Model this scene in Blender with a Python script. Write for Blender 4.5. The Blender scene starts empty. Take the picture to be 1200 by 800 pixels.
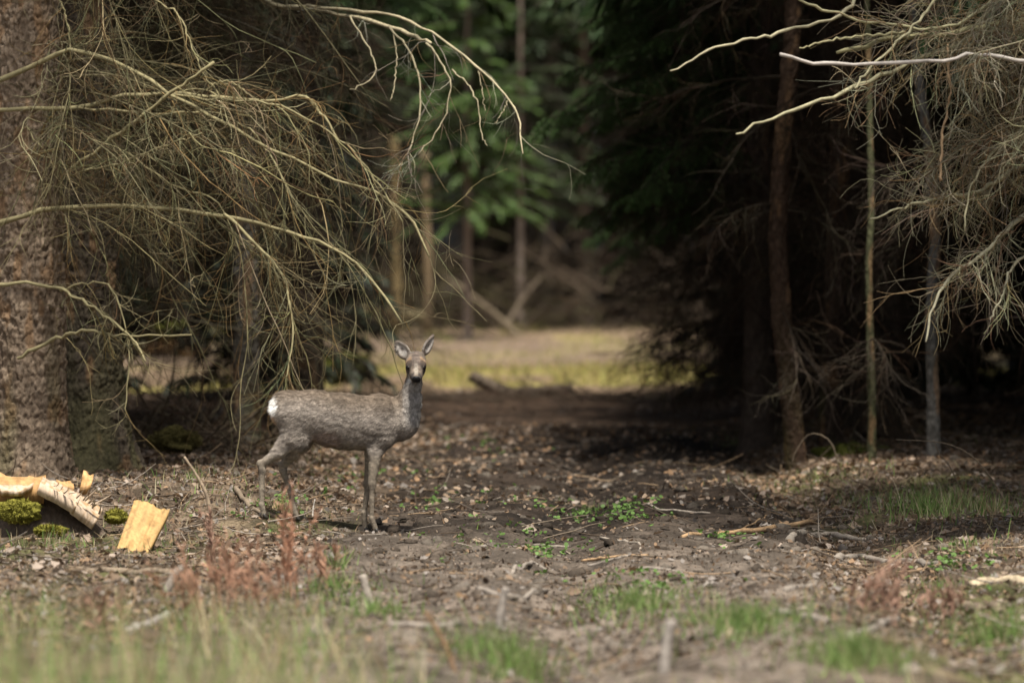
import bpy, math, random
import numpy as np
from mathutils import Vector, Matrix

# ------------------------------------------------------------------ camera, light, exposure
SC = bpy.context.scene
COL = SC.collection
FPX, HCAM, HOR = 6600.0, 1.41, 310.0            # focal length in photo pixels, eye height, horizon row
PITCH = math.atan((400 - HOR) / FPX)
cam_d = bpy.data.cameras.new('camera')
cam = bpy.data.objects.new('camera', cam_d); COL.objects.link(cam)
cam.location = (0, 0, HCAM)
cam.rotation_euler = (math.pi / 2 - PITCH, 0, 0)
cam_d.sensor_width = 36; cam_d.lens = FPX * 36 / 1200
cam_d.clip_start = 0.5; cam_d.clip_end = 2000
cam_d.dof.use_dof = True; cam_d.dof.focus_distance = 30.1; cam_d.dof.aperture_fstop = 2.7
SC.camera = cam

SUN_EL, SUN_AZ = math.radians(66), math.radians(170)   # azimuth clockwise from +Y: behind the camera, to the left
W = bpy.data.worlds.new('World'); SC.world = W; W.use_nodes = True
nt = W.node_tree; nt.nodes.clear()
sky = nt.nodes.new('ShaderNodeTexSky'); sky.sky_type = 'NISHITA'; sky.sun_disc = False
sky.sun_elevation = SUN_EL; sky.sun_rotation = SUN_AZ; sky.dust_density = 3.0; sky.air_density = 1.0
bg = nt.nodes.new('ShaderNodeBackground'); bg.inputs[1].default_value = 0.05
wo = nt.nodes.new('ShaderNodeOutputWorld')
hs = nt.nodes.new('ShaderNodeHueSaturation'); hs.inputs['Saturation'].default_value = 0.45   # thin white cloud
nt.links.new(sky.outputs[0], hs.inputs['Color']); nt.links.new(hs.outputs[0], bg.inputs[0]); nt.links.new(bg.outputs[0], wo.inputs[0])
sd = bpy.data.lights.new('sun', 'SUN'); sd.energy = 2.8; sd.angle = math.radians(5); sd.color = (1, 0.95, 0.86)
sun = bpy.data.objects.new('sun', sd); COL.objects.link(sun)
sdir = Vector((math.sin(SUN_AZ) * math.cos(SUN_EL), math.cos(SUN_AZ) * math.cos(SUN_EL), math.sin(SUN_EL)))
sun.rotation_euler = sdir.to_track_quat('Z', 'Y').to_euler()
SC.view_settings.view_transform = 'Standard'; SC.view_settings.look = 'None'
SC.view_settings.exposure = 1.3; SC.view_settings.gamma = 1.0
try:
    SC.cycles.use_denoising = True
    SC.cycles.denoiser = 'OPENIMAGEDENOISE'
    SC.cycles.max_bounces = 5; SC.cycles.diffuse_bounces = 3; SC.cycles.glossy_bounces = 2
    SC.cycles.sample_clamp_indirect = 4.0
except Exception:
    pass

# ------------------------------------------------------------------ helpers
RNG = np.random.default_rng(7)

def px(x, y, d):
    """world point seen at photo pixel (x, y) at distance d along the view"""
    u, v = (x - 600) / FPX, (400 - y) / FPX
    c, s = math.cos(PITCH), math.sin(PITCH)
    fy, fz = c + v * s, -s + v * c
    k = d / fy
    return np.array([u * k, d, HCAM + fz * k])

def _hash(ix, iy, iz, seed):
    n = (ix.astype(np.int64) * 374761393 + iy.astype(np.int64) * 668265263 + iz.astype(np.int64) * 2147483647 + seed * 974634777) & 0x7fffffff
    n = ((n ^ (n >> 13)) * 1274126177) & 0x7fffffff
    n = ((n ^ (n >> 16)) * 1911520717) & 0x7fffffff
    return (n ^ (n >> 15)) / float(0x7fffffff)

def noise2(x, y, seed=0):
    x = np.asarray(x, float); y = np.asarray(y, float)
    ix, iy = np.floor(x), np.floor(y); fx, fy = x - ix, y - iy
    ix = ix.astype(np.int64); iy = iy.astype(np.int64); z = np.zeros_like(ix)
    u, v = fx * fx * (3 - 2 * fx), fy * fy * (3 - 2 * fy)
    a, b = _hash(ix, iy, z, seed), _hash(ix + 1, iy, z, seed)
    c, d = _hash(ix, iy + 1, z, seed), _hash(ix + 1, iy + 1, z, seed)
    return (a * (1 - u) + b * u) * (1 - v) + (c * (1 - u) + d * u) * v

def noise3(p, seed=0):
    i = np.floor(p).astype(np.int64); f = p - i; w = f * f * (3 - 2 * f)
    r = 0
    for dx in (0, 1):
        for dy in (0, 1):
            for dz in (0, 1):
                h = _hash(i[..., 0] + dx, i[..., 1] + dy, i[..., 2] + dz, seed)
                r = r + h * (w[..., 0] if dx else 1 - w[..., 0]) * (w[..., 1] if dy else 1 - w[..., 1]) * (w[..., 2] if dz else 1 - w[..., 2])
    return r

def fbm2(x, y, seed=0, oct=3):
    r, a, t = 0, 1.0, 0
    for o in range(oct):
        r = r + a * noise2(x * 2 ** o, y * 2 ** o, seed + o); t += a; a *= 0.5
    return r / t

def worley2(x, y, seed=0):
    ix, iy = np.floor(x).astype(np.int64), np.floor(y).astype(np.int64)
    f1 = np.full(x.shape, 9.0); f2 = np.full(x.shape, 9.0); idv = np.zeros(x.shape)
    z = np.zeros_like(ix)
    for dx in (-1, 0, 1):
        for dy in (-1, 0, 1):
            cx, cy = ix + dx, iy + dy
            qx, qy = cx + _hash(cx, cy, z, seed), cy + _hash(cx, cy, z, seed + 5)
            d = np.hypot(x - qx, y - qy)
            m = d < f1
            f2 = np.where(m, f1, np.minimum(f2, d)); idv = np.where(m, _hash(cx, cy, z, seed + 9), idv); f1 = np.where(m, d, f1)
    return f1, f2, idv

def ss(a, b, x):
    t = np.clip((x - a) / (b - a), 0, 1)
    return t * t * (3 - 2 * t)

def mesh_of(name, V, faces, mat=None, col=None, smooth=True):
    """faces: list of (n,3) / (n,4) int arrays"""
    me = bpy.data.meshes.new(name)
    V = np.ascontiguousarray(V, dtype=np.float32)
    faces = [np.asarray(f, dtype=np.int32) for f in faces if len(f)]
    me.vertices.add(len(V)); me.vertices.foreach_set('co', V.ravel())
    tot = np.concatenate([np.full(len(f), f.shape[1], dtype=np.int32) for f in faces])
    idx = np.concatenate([f.ravel() for f in faces])
    me.loops.add(len(idx)); me.loops.foreach_set('vertex_index', idx)
    me.polygons.add(len(tot))
    st = np.zeros(len(tot), dtype=np.int32); st[1:] = np.cumsum(tot)[:-1]
    me.polygons.foreach_set('loop_start', st)
    me.polygons.foreach_set('loop_total', tot)
    if smooth:
        me.polygons.foreach_set('use_smooth', np.ones(len(tot), dtype=bool))
    me.update(calc_edges=True); me.validate()
    if col is not None:
        a = me.color_attributes.new('Col', 'FLOAT_COLOR', 'POINT')
        c = np.ones((len(V), 4), dtype=np.float32); c[:, :3] = col
        a.data.foreach_set('color', c.ravel())
    if mat: me.materials.append(mat)
    return me

def obj(name, me, parent=None):
    o = bpy.data.objects.new(name, me); COL.objects.link(o)
    if parent is not None: o.parent = parent
    return o

def thing(name, label, cat, loc=(0, 0, 0), rz=0.0, group=None):
    o = bpy.data.objects.new(name, None); COL.objects.link(o)
    o.location = loc; o.rotation_euler = (0, 0, rz); o.empty_display_size = 0.1
    o['label'] = label; o['category'] = cat
    if group: o['group'] = group
    return o

def tag(o, label=None, cat=None, group=None, kind=None):
    if label: o['label'] = label
    if cat: o['category'] = cat
    if group: o['group'] = group
    if kind: o['kind'] = kind
    return o

def dup(root, loc, rz=0, label=None, group=None, scale=1.0):
    r = root.copy(); COL.objects.link(r); r.location = loc; r.rotation_euler = (0, 0, rz); r.scale = (scale,) * 3
    if label: r['label'] = label
    if group: r['group'] = group
    for ch in list(root.children):
        c = ch.copy(); COL.objects.link(c); c.parent = r
        for g in ch.children:
            d = g.copy(); COL.objects.link(d); d.parent = c
    return r

def tubes(P, R, k=3):
    """P (M,N,3) paths, R (M,N) radii -> verts, quads"""
    P = np.asarray(P, float); R = np.asarray(R, float)
    M, N, _ = P.shape
    T = np.gradient(P, axis=1); T /= np.linalg.norm(T, axis=2, keepdims=True) + 1e-9
    ref = np.where(np.abs(T[:, :1, 2:3]) > 0.8, np.array([1.0, 0.13, 0]), np.array([0.1, 0, 1.0]))
    A = np.cross(T, np.broadcast_to(ref, T.shape)); A /= np.linalg.norm(A, axis=2, keepdims=True) + 1e-9
    B = np.cross(T, A)
    th = np.arange(k) * 2 * np.pi / k
    V = P[:, :, None, :] + R[:, :, None, None] * (A[:, :, None, :] * np.cos(th)[:, None] + B[:, :, None, :] * np.sin(th)[:, None])
    base = (np.arange(M)[:, None, None] * N + np.arange(N - 1)[None, :, None]) * k
    j = np.arange(k)[None, None, :]; j2 = (j + 1) % k
    Q = np.stack([base + j, base + j2, base + k + j2, base + k + j], -1).reshape(-1, 4)
    return V.reshape(-1, 3), Q

def join(parts):
    """parts: list of (V, [faces], col) -> V, faces, col"""
    Vs, Fs, Cs, n = [], [], [], 0
    for V, F, C in parts:
        Vs.append(V); Fs += [np.asarray(f) + n for f in F]
        Cs.append(np.broadcast_to(np.asarray(C, float), (len(V), 3))); n += len(V)
    return np.concatenate(Vs), Fs, np.concatenate(Cs)

def catmull(pts, n):
    p = np.asarray(pts, float)
    p = np.vstack([2 * p[0] - p[1], p, 2 * p[-1] - p[-2]])
    seg = len(p) - 3
    t = np.linspace(0, seg - 1e-6, n); i = t.astype(int); f = (t - i)[:, None]
    a, b, c, d = p[i], p[i + 1], p[i + 2], p[i + 3]
    return 0.5 * (2 * b + (c - a) * f + (2 * a - 5 * b + 4 * c - d) * f ** 2 + (3 * b - a - 3 * c + d) * f ** 3)

def droop(p0, d0, L, n, grav, wob, rng, curl=0.06):
    """hanging twigs: start p0, direction d0, length L -> (M,n,3)"""
    M = len(p0); P = np.zeros((M, n, 3)); P[:, 0] = p0
    d = d0 / (np.linalg.norm(d0, axis=1, keepdims=True) + 1e-9)
    cv = rng.normal(0, curl, (M, 3)); g = np.asarray(grav) * np.ones(M)
    for i in range(1, n):
        d = d + cv + rng.normal(0, wob, (M, 3)); d[:, 2] -= g
        d /= np.linalg.norm(d, axis=1, keepdims=True) + 1e-9
        P[:, i] = P[:, i - 1] + d * (L / (n - 1))[:, None]
    return P

def along(P, t, rng):
    """points and tangents on paths P (M,N,3) at parameters t (M,K)"""
    M, N, _ = P.shape
    f = np.clip(t, 0, 0.9999) * (N - 1); i = f.astype(int); w = (f - i)[..., None]
    m = np.arange(M)[:, None]
    a, b = P[m, i], P[m, i + 1]
    return a + (b - a) * w, (b - a) / (np.linalg.norm(b - a, axis=-1, keepdims=True) + 1e-9)

def repcol(c, k):
    return np.repeat(c, k, axis=0)

# ------------------------------------------------------------------ materials
def mat_attr(name, rough=0.85, scale=40.0, var=0.5, bump=0.0, bscale=60.0, spec=0.25, trans=0.0, stretch=None, dist=0.02):
    m = bpy.data.materials.new(name); m.use_nodes = True
    n, l = m.node_tree.nodes, m.node_tree.links
    b = n['Principled BSDF']; b.inputs['Roughness'].default_value = rough
    b.inputs['Specular IOR Level'].default_value = spec
    a = n.new('ShaderNodeVertexColor'); a.layer_name = 'Col'
    tc = n.new('ShaderNodeTexCoord'); mp = n.new('ShaderNodeMapping')
    if stretch: mp.inputs['Scale'].default_value = stretch
    l.new(tc.outputs['Object'], mp.inputs[0])
    t = n.new('ShaderNodeTexNoise'); t.inputs['Scale'].default_value = scale; t.inputs['Detail'].default_value = 5
    l.new(mp.outputs[0], t.inputs['Vector'])
    mr = n.new('ShaderNodeMapRange'); mr.inputs[1].default_value = 0.25; mr.inputs[2].default_value = 0.75
    mr.inputs[3].default_value = 1 - var; mr.inputs[4].default_value = 1 + var
    l.new(t.outputs[0], mr.inputs[0])
    mx = n.new('ShaderNodeVectorMath'); mx.operation = 'SCALE'
    l.new(a.outputs[0], mx.inputs[0]); l.new(mr.outputs[0], mx.inputs['Scale'])
    l.new(mx.outputs[0], b.inputs['Base Color'])
    if bump:
        t2 = n.new('ShaderNodeTexNoise'); t2.inputs['Scale'].default_value = bscale; t2.inputs['Detail'].default_value = 6
        l.new(mp.outputs[0], t2.inputs['Vector'])
        bp = n.new('ShaderNodeBump'); bp.inputs['Strength'].default_value = bump; bp.inputs['Distance'].default_value = dist
        l.new(t2.outputs[0], bp.inputs['Height']); l.new(bp.outputs[0], b.inputs['Normal'])
    if trans:
        tr = n.new('ShaderNodeBsdfTranslucent'); l.new(mx.outputs[0], tr.inputs[0])
        ms = n.new('ShaderNodeMixShader'); ms.inputs[0].default_value = trans
        l.new(b.outputs[0], ms.inputs[1]); l.new(tr.outputs[0], ms.inputs[2])
        l.new(ms.outputs[0], n['Material Output'].inputs[0])
    return m

M_ground = mat_attr('forest_soil', 0.95, 55, 0.55, 0.8, 70, 0.15, dist=0.03)
M_leaf = mat_attr('dead_leaf', 0.75, 60, 0.25, 0, spec=0.3, trans=0.15)
M_grass = mat_attr('grass_blade', 0.6, 20, 0.2, 0, spec=0.3, trans=0.3)
M_bark = mat_attr('spruce_bark', 0.9, 45, 0.4, 0.7, 60, 0.2, stretch=(1, 1, 0.5), dist=0.02)
M_twig = mat_attr('dead_twig', 0.85, 30, 0.25, 0, spec=0.2)
M_needle = mat_attr('spruce_needle', 0.55, 8, 0.3, 0, spec=0.35, trans=0.15)
M_wood = mat_attr('fresh_wood', 0.7, 70, 0.25, 0.4, 90, 0.25, stretch=(1, 1, 0.25), dist=0.01)
M_stick = mat_attr('weathered_stick', 0.85, 50, 0.4, 0.5, 80, 0.2, dist=0.008)
M_moss = mat_attr('moss', 0.95, 60, 0.4, 0.8, 120, 0.1, dist=0.02)
M_fur = mat_attr('deer_fur', 0.8, 90, 0.25, 0.5, 160, 0.25, dist=0.008)
M_clod = mat_attr('soil_clod', 0.95, 60, 0.4, 0.6, 90, 0.15, dist=0.01)

def mat_plain(name, c, rough, spec=0.5, coat=0.0):
    m = bpy.data.materials.new(name); m.use_nodes = True
    n, l = m.node_tree.nodes, m.node_tree.links
    b = n['Principled BSDF']; b.inputs['Roughness'].default_value = rough
    b.inputs['Specular IOR Level'].default_value = spec; b.inputs['Coat Weight'].default_value = coat
    t = n.new('ShaderNodeTexNoise'); t.inputs['Scale'].default_value = 120
    r = n.new('ShaderNodeValToRGB')
    r.color_ramp.elements[0].color = (*[x * 0.7 for x in c], 1); r.color_ramp.elements[1].color = (*[x * 1.3 for x in c], 1)
    l.new(t.outputs[0], r.inputs[0]); l.new(r.outputs[0], b.inputs['Base Color'])
    return m
M_eye = mat_plain('deer_eye', (0.005, 0.0035, 0.003), 0.24, 0.35, 0.0)
M_nose = mat_plain('deer_nose', (0.006, 0.006, 0.007), 0.45, 0.25)
M_hoof = mat_plain('deer_hoof', (0.03, 0.025, 0.02), 0.5)

# ------------------------------------------------------------------ terrain
def gz0(x, y):
    """large shape of the ground"""
    x = np.asarray(x, float); y = np.asarray(y, float)
    z = 0.17 * ss(-0.7, -1.75, x) * ss(28.7, 31.4, y) * (1 - ss(36, 44, y))
    z = z + 0.10 * ss(1.3, 3.2, x) * ss(33, 38, y) * (1 - ss(52, 60, y))
    z = z + 0.09 * np.exp(-((y - 57.5) / 1.6) ** 2) * (0.75 + 0.5 * noise2(x * 0.9, y * 0.2, 3)) * (1 - ss(0.6, 1.4, x) * (1 - ss(1.6, 2.6, x)))
    z = z + 0.30 * ss(88, 122, y) + 0.012 * np.maximum(y - 122, 0) * (y < 260) + 0.012 * 138 * (y >= 260)
    rut = np.exp(-((x - 0.35 - 0.02 * (y - 30)) / 0.22) ** 2) + np.exp(-((x - 1.75 - 0.0 * y) / 0.25) ** 2)
    z = z - 0.09 * rut * (1 - ss(44, 52, y))
    return z

def gz(x, y):
    x = np.asarray(x, float); y = np.asarray(y, float)
    b = 0.07 * (fbm2(x * 0.7, y * 0.35, 11, 2) - 0.5) + 0.045 * (noise2(x * 2.1, y * 1.2, 14) - 0.5) + 0.03 * (noise2(x * 5.5, y * 4, 17) - 0.5) + 0.018 * (noise2(x * 13, y * 10, 19) - 0.5)
    b = b + 0.07 * (noise2(x * 2.6, y * 1.9, 23) - 0.5) * np.maximum(track(x, y), ss(42, 47, y)) * (1 - ss(56, 60, y))
    return gz0(x, y) + b * (0.6 + 0.4 * ss(60, 30, y))

def ground_at(x, y, lift=0.0):
    """where the photo ray through pixel (x, y) meets the ground"""
    d = 16.0
    prev = d
    while d < 160:
        p = px(x, y, d)
        if p[2] <= float(gz(p[0], p[1])) + lift:
            break
        prev = d; d += 0.25
    lo, hi = prev, d
    for _ in range(12):
        m = 0.5 * (lo + hi); p = px(x, y, m)
        if p[2] <= float(gz(p[0], p[1])) + lift: hi = m
        else: lo = m
    p = px(x, y, hi); p[2] = float(gz(p[0], p[1])) + lift
    return p

def track(x, y):
    """1 on the bare muddy track"""
    wob = 0.5 * (noise2(y * 0.15, y * 0 + 2, 31) - 0.5)
    c = 0.35 + 0.012 * (y - 30) + wob
    w = 1.5 + 0.4 * (noise2(x * 1.3, y * 0.8, 33) - 0.5)
    return ss(1.0, 0.65, np.abs(x - c) / w)

def churn(x, y):
    """dark wet strip where wheels churned the track"""
    c = 0.18 + 0.09 * (y - 30) + 0.25 * (noise2(y * 0.4, y * 0 + 5, 35) - 0.5)
    return np.exp(-((x - c) / (0.42 + 0.015 * (y - 30))) ** 2) * ss(27.5, 30.5, y) * (1 - ss(47, 50, y)) * (0.6 + 0.4 * noise2(x * 3, y * 1.5, 36))

def ground_color(x, y):
    n1 = fbm2(x * 1.1, y * 0.6, 41, 3); n2 = noise2(x * 6, y * 4, 44); n3 = noise2(x * 17, y * 12, 47)
    soil = np.array([0.044, 0.032, 0.024]); litter = np.array([0.17, 0.125, 0.085]); moss = np.array([0.075, 0.085, 0.025])
    mud = np.array([0.17, 0.137, 0.108])
    t = track(x, y)
    k = ss(0.35, 0.7, 0.5 * n2 + 0.5 * n3)[..., None]
    c = litter * (0.45 + 0.75 * k)
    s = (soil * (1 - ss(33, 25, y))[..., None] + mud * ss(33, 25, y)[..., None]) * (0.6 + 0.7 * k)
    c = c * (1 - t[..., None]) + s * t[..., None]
    mm = (ss(0.55, 0.7, n1) * (1 - t) * 0.7)[..., None]
    c = c * (1 - mm) + moss * (0.6 + 0.8 * k) * mm
    c = c * (1 - 0.6 * churn(x, y))[..., None]
    dark = (ss(46, 50, y) * (1 - ss(58.5, 61, y)))[..., None]          # humus, with the shade band under the spruces painted in
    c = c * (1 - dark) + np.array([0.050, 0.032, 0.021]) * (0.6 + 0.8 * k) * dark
    cl = (ss(58.8, 61, y + 2.5 * (n1 - 0.5)))[..., None]
    n4 = ss(0.47, 0.56, fbm2(x * 0.7, y * 0.16, 51, 3))[..., None]
    grass = np.array([0.31, 0.26, 0.09]) * n4 + np.array([0.22, 0.155, 0.10]) * (1 - n4)
    band = (ss(78, 84, y) * (1 - ss(97, 104, y)))[..., None]
    grass = grass * (1 - band * 0.75) + np.array([0.20, 0.145, 0.105]) * band * 0.75
    c = c * (1 - cl) + grass * (0.75 + 0.5 * k) * cl
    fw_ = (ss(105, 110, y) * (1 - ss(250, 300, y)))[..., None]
    c = c * (1 - fw_) + np.array([0.05, 0.037, 0.022]) * (0.6 + 0.8 * k) * fw_  # far wood floor, darkened to stand for shade among its trees
    return c

def axis_steps(parts):
    r = [parts[0][0]]
    for a, b, st in parts:
        n = max(1, int(round((b - a) / st))); r += list(np.linspace(a, b, n + 1)[1:])
    return np.array(r)

gx = axis_steps([(-900, -60, 120), (-60, -12, 6), (-12, -3.8, 0.4), (-3.8, 3.8, 0.034), (3.8, 12, 0.4), (12, 60, 6), (60, 900, 120)])
gy = axis_steps([(-300, 0, 60), (0, 14, 2), (14, 44, 0.05), (44, 66, 0.1), (66, 130, 0.4), (130, 260, 6), (260, 1500, 150)])
XX, YY = np.meshgrid(gx, gy)
ZZ = gz(XX, YY)
nx, ny = len(gx), len(gy)
gi = np.arange(nx * ny).reshape(ny, nx)
GQ = np.stack([gi[:-1, :-1], gi[:-1, 1:], gi[1:, 1:], gi[1:, :-1]], -1).reshape(-1, 4)
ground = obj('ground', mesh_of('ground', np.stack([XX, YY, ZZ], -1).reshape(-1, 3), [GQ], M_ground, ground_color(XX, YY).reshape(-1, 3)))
tag(ground, 'muddy forest track and leaf strewn ground running between spruces into a clearing', kind='structure')

# ------------------------------------------------------------------ ground scatter
def wedge(n, d0, d1, rng, pw=1.0, x0=-120, x1=1320):
    """random ground spots inside the view; pw shapes the density with distance"""
    d = d0 + (d1 - d0) * rng.random(n) ** pw
    x = (x0 + (x1 - x0) * rng.random(n) - 600) * d / FPX
    return x, d

def rot_frames(n, rng, tilt):
    yaw = rng.random(n) * 2 * np.pi; a = rng.normal(0, tilt, n); b = rng.normal(0, tilt, n)
    cx, sx, cy, sy, cz, sz = np.cos(a), np.sin(a), np.cos(b), np.sin(b), np.cos(yaw), np.sin(yaw)
    R = np.empty((n, 3, 3))
    R[:, 0, 0] = cz * cy; R[:, 0, 1] = cz * sy * sx - sz * cx; R[:, 0, 2] = cz * sy * cx + sz * sx
    R[:, 1, 0] = sz * cy; R[:, 1, 1] = sz * sy * sx + cz * cx; R[:, 1, 2] = sz * sy * cx - cz * sx
    R[:, 2, 0] = -sy; R[:, 2, 1] = cy * sx; R[:, 2, 2] = cy * cx
    return R

LEAFCOL = np.array([[0.28, 0.21, 0.15], [0.21, 0.145, 0.095], [0.34, 0.27, 0.215], [0.15, 0.10, 0.065], [0.27, 0.235, 0.205], [0.28, 0.18, 0.105], [0.12, 0.085, 0.06]])

def oak_leaf(rng):
    """lobed, curled leaf, unit length along x"""
    t = np.linspace(0, 1, 9)
    w = 0.30 * np.sin(np.pi * t ** 0.8) * (1 + 0.35 * np.cos(t * 6 * np.pi)) + 0.012
    curl = rng.uniform(0.1, 0.5); bend = rng.uniform(-0.4, 0.5); V = []
    for i in range(9):
        zb = bend * (t[i] - 0.5) ** 2
        for s in (-1, -0.5, 0, 0.5, 1):
            V.append((t[i] - 0.5, s * w[i], zb + curl * (s * w[i]) ** 2 * 3 + 0.03 * abs(s)))
    g = np.arange(45).reshape(9, 5)
    Q = np.stack([g[:-1, :-1], g[:-1, 1:], g[1:, 1:], g[1:, :-1]], -1).reshape(-1, 4)
    return np.array(V), Q

rng = np.random.default_rng(21)
# single large leaves, parts of the ground
leaf_meshes = []
for i in range(10):
    V, Q = oak_leaf(rng)
    leaf_meshes.append(mesh_of('leaf', V, [Q], M_leaf, LEAFCOL[[0, 1, 2, 4, 0, 5, 2, 4, 0, 1][i]] * rng.uniform(0.85, 1.15)))
lx, ly = wedge(900, 23.5, 40, rng, 0.9, 0, 1200)
keep = rng.random(900) > 0.55 * track(lx, ly)
lx, ly = lx[keep][:290], ly[keep][:290]
lz = gz(lx, ly)
for i in range(len(lx)):
    o = obj('leaf', leaf_meshes[i % 10], ground)
    s = rng.uniform(0.045, 0.09); o.scale = (s, s, s)
    o.location = (lx[i], ly[i], lz[i] + 0.012)
    o.rotation_euler = (rng.normal(0, 0.5), rng.normal(0, 0.5), rng.random() * 6.28)

def litter(n, d0, d1, size, tilt, dens, cols, rng, pw=1.0, lift=0.008):
    x, y = wedge(n, d0, d1, rng, pw)
    k = rng.random(n) < dens(x, y); x, y = x[k], y[k]; n = len(x)
    L = size * rng.uniform(0.5, 1.4, n); w = L * rng.uniform(0.2, 0.38, n); c = rng.uniform(-0.35, 0.5, n) * L
    loc = np.zeros((n, 6, 3))
    for j, (a, b) in enumerate([(-.5, 0), (-.15, -1), (.2, -.8), (.5, 0), (.2, .8), (-.15, 1)]):
        loc[:, j, 0] = a * L; loc[:, j, 1] = b * w; loc[:, j, 2] = c * (abs(b) * 0.55 + a * a)
    V = np.einsum('nij,nkj->nki', rot_frames(n, rng, tilt), loc) + np.stack([x, y, gz(x, y) + lift], -1)[:, None, :]
    f = (np.arange(n) * 6)[:, None]
    Q = np.concatenate([f + np.array([[0, 1, 2, 3]]), f + np.array([[0, 3, 4, 5]])])
    C = cols[rng.integers(0, len(cols), n)] * rng.uniform(0.65, 1.2, (n, 1))
    return V.reshape(-1, 3), [Q], repcol(C, 6)

side = lambda x, y: (1 - 0.85 * np.clip(churn(x, y), 0, 1)) * (0.12 + 0.88 * (1 - track(x, y))) * (0.25 + 1.2 * ss(0.3, 0.65, fbm2(x * 1.3, y * 0.7, 61, 2)))
V, F, C = join([litter(30000, 20, 36, 0.038, 0.6, side, LEAFCOL, rng), litter(52000, 33, 50, 0.048, 0.5, lambda x, y: np.maximum(side(x, y), 0.35 * ss(36, 40, y) * (1 - 0.8 * np.clip(churn(x, y), 0, 1))), LEAFCOL * np.array([1.1, 1.05, 1.0]), rng),
                litter(6000, 48, 62, 0.06, 0.4, side, LEAFCOL * 0.8, rng), litter(60000, 20, 40, 0.017, 0.7, lambda x, y: (0.8 - 0.62 * track(x, y) * ss(26.5, 29.5, y)) * (1 - 0.8 * np.clip(churn(x, y), 0, 1)), LEAFCOL * 0.8, rng)])
tag(obj('leaf_litter', mesh_of('leaf_litter', V, F, M_leaf, C)), 'brown and grey dead leaves strewn thickly over the ground', 'leaves', kind='stuff')

# crumbs and clods of soil
n = 9000
x, y = wedge(n, 19, 42, rng, 0.9); k = rng.random(n) < 0.15 + 0.85 * track(x, y); x, y = x[k], y[k]; n = len(x)
ico = np.array([[0, 0, 1], [0.9, 0, 0.3], [0.28, 0.85, 0.3], [-0.73, 0.53, 0.3], [-0.73, -0.53, 0.3], [0.28, -0.85, 0.3], [0.7, 0.5, -0.5], [-0.3, 0.8, -0.5], [-0.9, 0, -0.5], [-0.3, -0.8, -0.5], [0.7, -0.5, -0.5]])
tri = np.array([[0, 1, 2], [0, 2, 3], [0, 3, 4], [0, 4, 5], [0, 5, 1], [1, 6, 2], [2, 6, 7], [2, 7, 3], [3, 7, 8], [3, 8, 4], [4, 8, 9], [4, 9, 5], [5, 9, 10], [5, 10, 1], [1, 10, 6]])
S = (0.008 + 0.035 * rng.random(n) ** 4)[:, None, None] * rng.uniform(0.6, 1.4, (n, 11, 1)) * np.array([1.2, 1.2, 0.7])
V = np.einsum('nij,nkj->nki', rot_frames(n, rng, 0.3), ico[None] * S) + np.stack([x, y, gz(x, y)], -1)[:, None]
F = ((np.arange(n) * 11)[:, None, None] + tri[None]).reshape(-1, 3)
C = np.array([[0.10, 0.078, 0.06], [0.07, 0.055, 0.042], [0.15, 0.125, 0.10]])[rng.integers(0, 3, n)] * rng.uniform(0.7, 1.2, (n, 1)) * (0.6 + 0.5 * ss(31, 26, y))[:, None]
tag(obj('soil_clods', mesh_of('soil_clods', V.reshape(-1, 3), [F], M_clod, repcol(C, 11), smooth=False)), 'crumbly clods of soil churned up along the track', 'soil', kind='stuff')

# twig litter on the forest floor
n = 5200
x, y = wedge(n, 19, 50, rng, 0.8); k = rng.random(n) < side(x, y) + 0.15; x, y = x[k], y[k]; n = len(x)
a = rng.random(n) * 6.28
P = droop(np.stack([x, y, gz(x, y) + 0.006], -1), np.stack([np.cos(a), np.sin(a) * 0.8, rng.normal(0, 0.1, n)], -1), rng.uniform(0.06, 0.4, n), 5, 0.0, 0.12, rng)
P[:, :, 2] = np.maximum(P[:, :, 2], gz(P[:, :, 0], P[:, :, 1]) + 0.004)
R = (rng.uniform(0.0015, 0.005, n))[:, None] * np.linspace(1, 0.5, 5)
V, Q = tubes(P, R, 4)
C = np.array([[0.16, 0.125, 0.09], [0.26, 0.22, 0.18], [0.09, 0.065, 0.045], [0.30, 0.21, 0.13]])[rng.integers(0, 4, n)] * rng.uniform(0.7, 1.2, (n, 1))
tag(obj('twig_litter', mesh_of('twig_litter', V, [Q], M_stick, repcol(C, 20))), 'small broken twigs scattered across the forest floor', 'twigs', kind='stuff')

def blades(x, y, h, lean, w, cols, rng, nseg=4, base=0.0):
    n = len(x); a = rng.random(n) * 6.28
    p0 = np.stack([x, y, gz(x, y) - 0.01 + base], -1)
    l = rng.uniform(0.1, 1, n) * lean
    d0 = np.stack([np.cos(a) * l, np.sin(a) * l, np.ones(n)], -1)
    P = droop(p0, d0, h, nseg, 0.10 * lean, 0.05, rng, 0.08)
    b = rng.random(n) * 6.28; s = np.stack([np.cos(b), np.sin(b), 0 * b], -1)[:, None, :]
    ww = (w * np.linspace(1, 0.12, nseg) ** 0.8)[None, :, None] * rng.uniform(0.6, 1.3, (n, 1, 1))
    V = np.stack([P - s * ww, P + s * ww], 2).reshape(n, -1, 3)
    q = np.array([[2 * i, 2 * i + 1, 2 * i + 3, 2 * i + 2] for i in range(nseg - 1)])
    Q = ((np.arange(n) * nseg * 2)[:, None, None] + q[None]).reshape(-1, 4)
    C = cols[rng.integers(0, len(cols), n)] * rng.uniform(0.7, 1.25, (n, 1))
    return V.reshape(-1, 3), [Q], repcol(C, nseg * 2)

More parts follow.
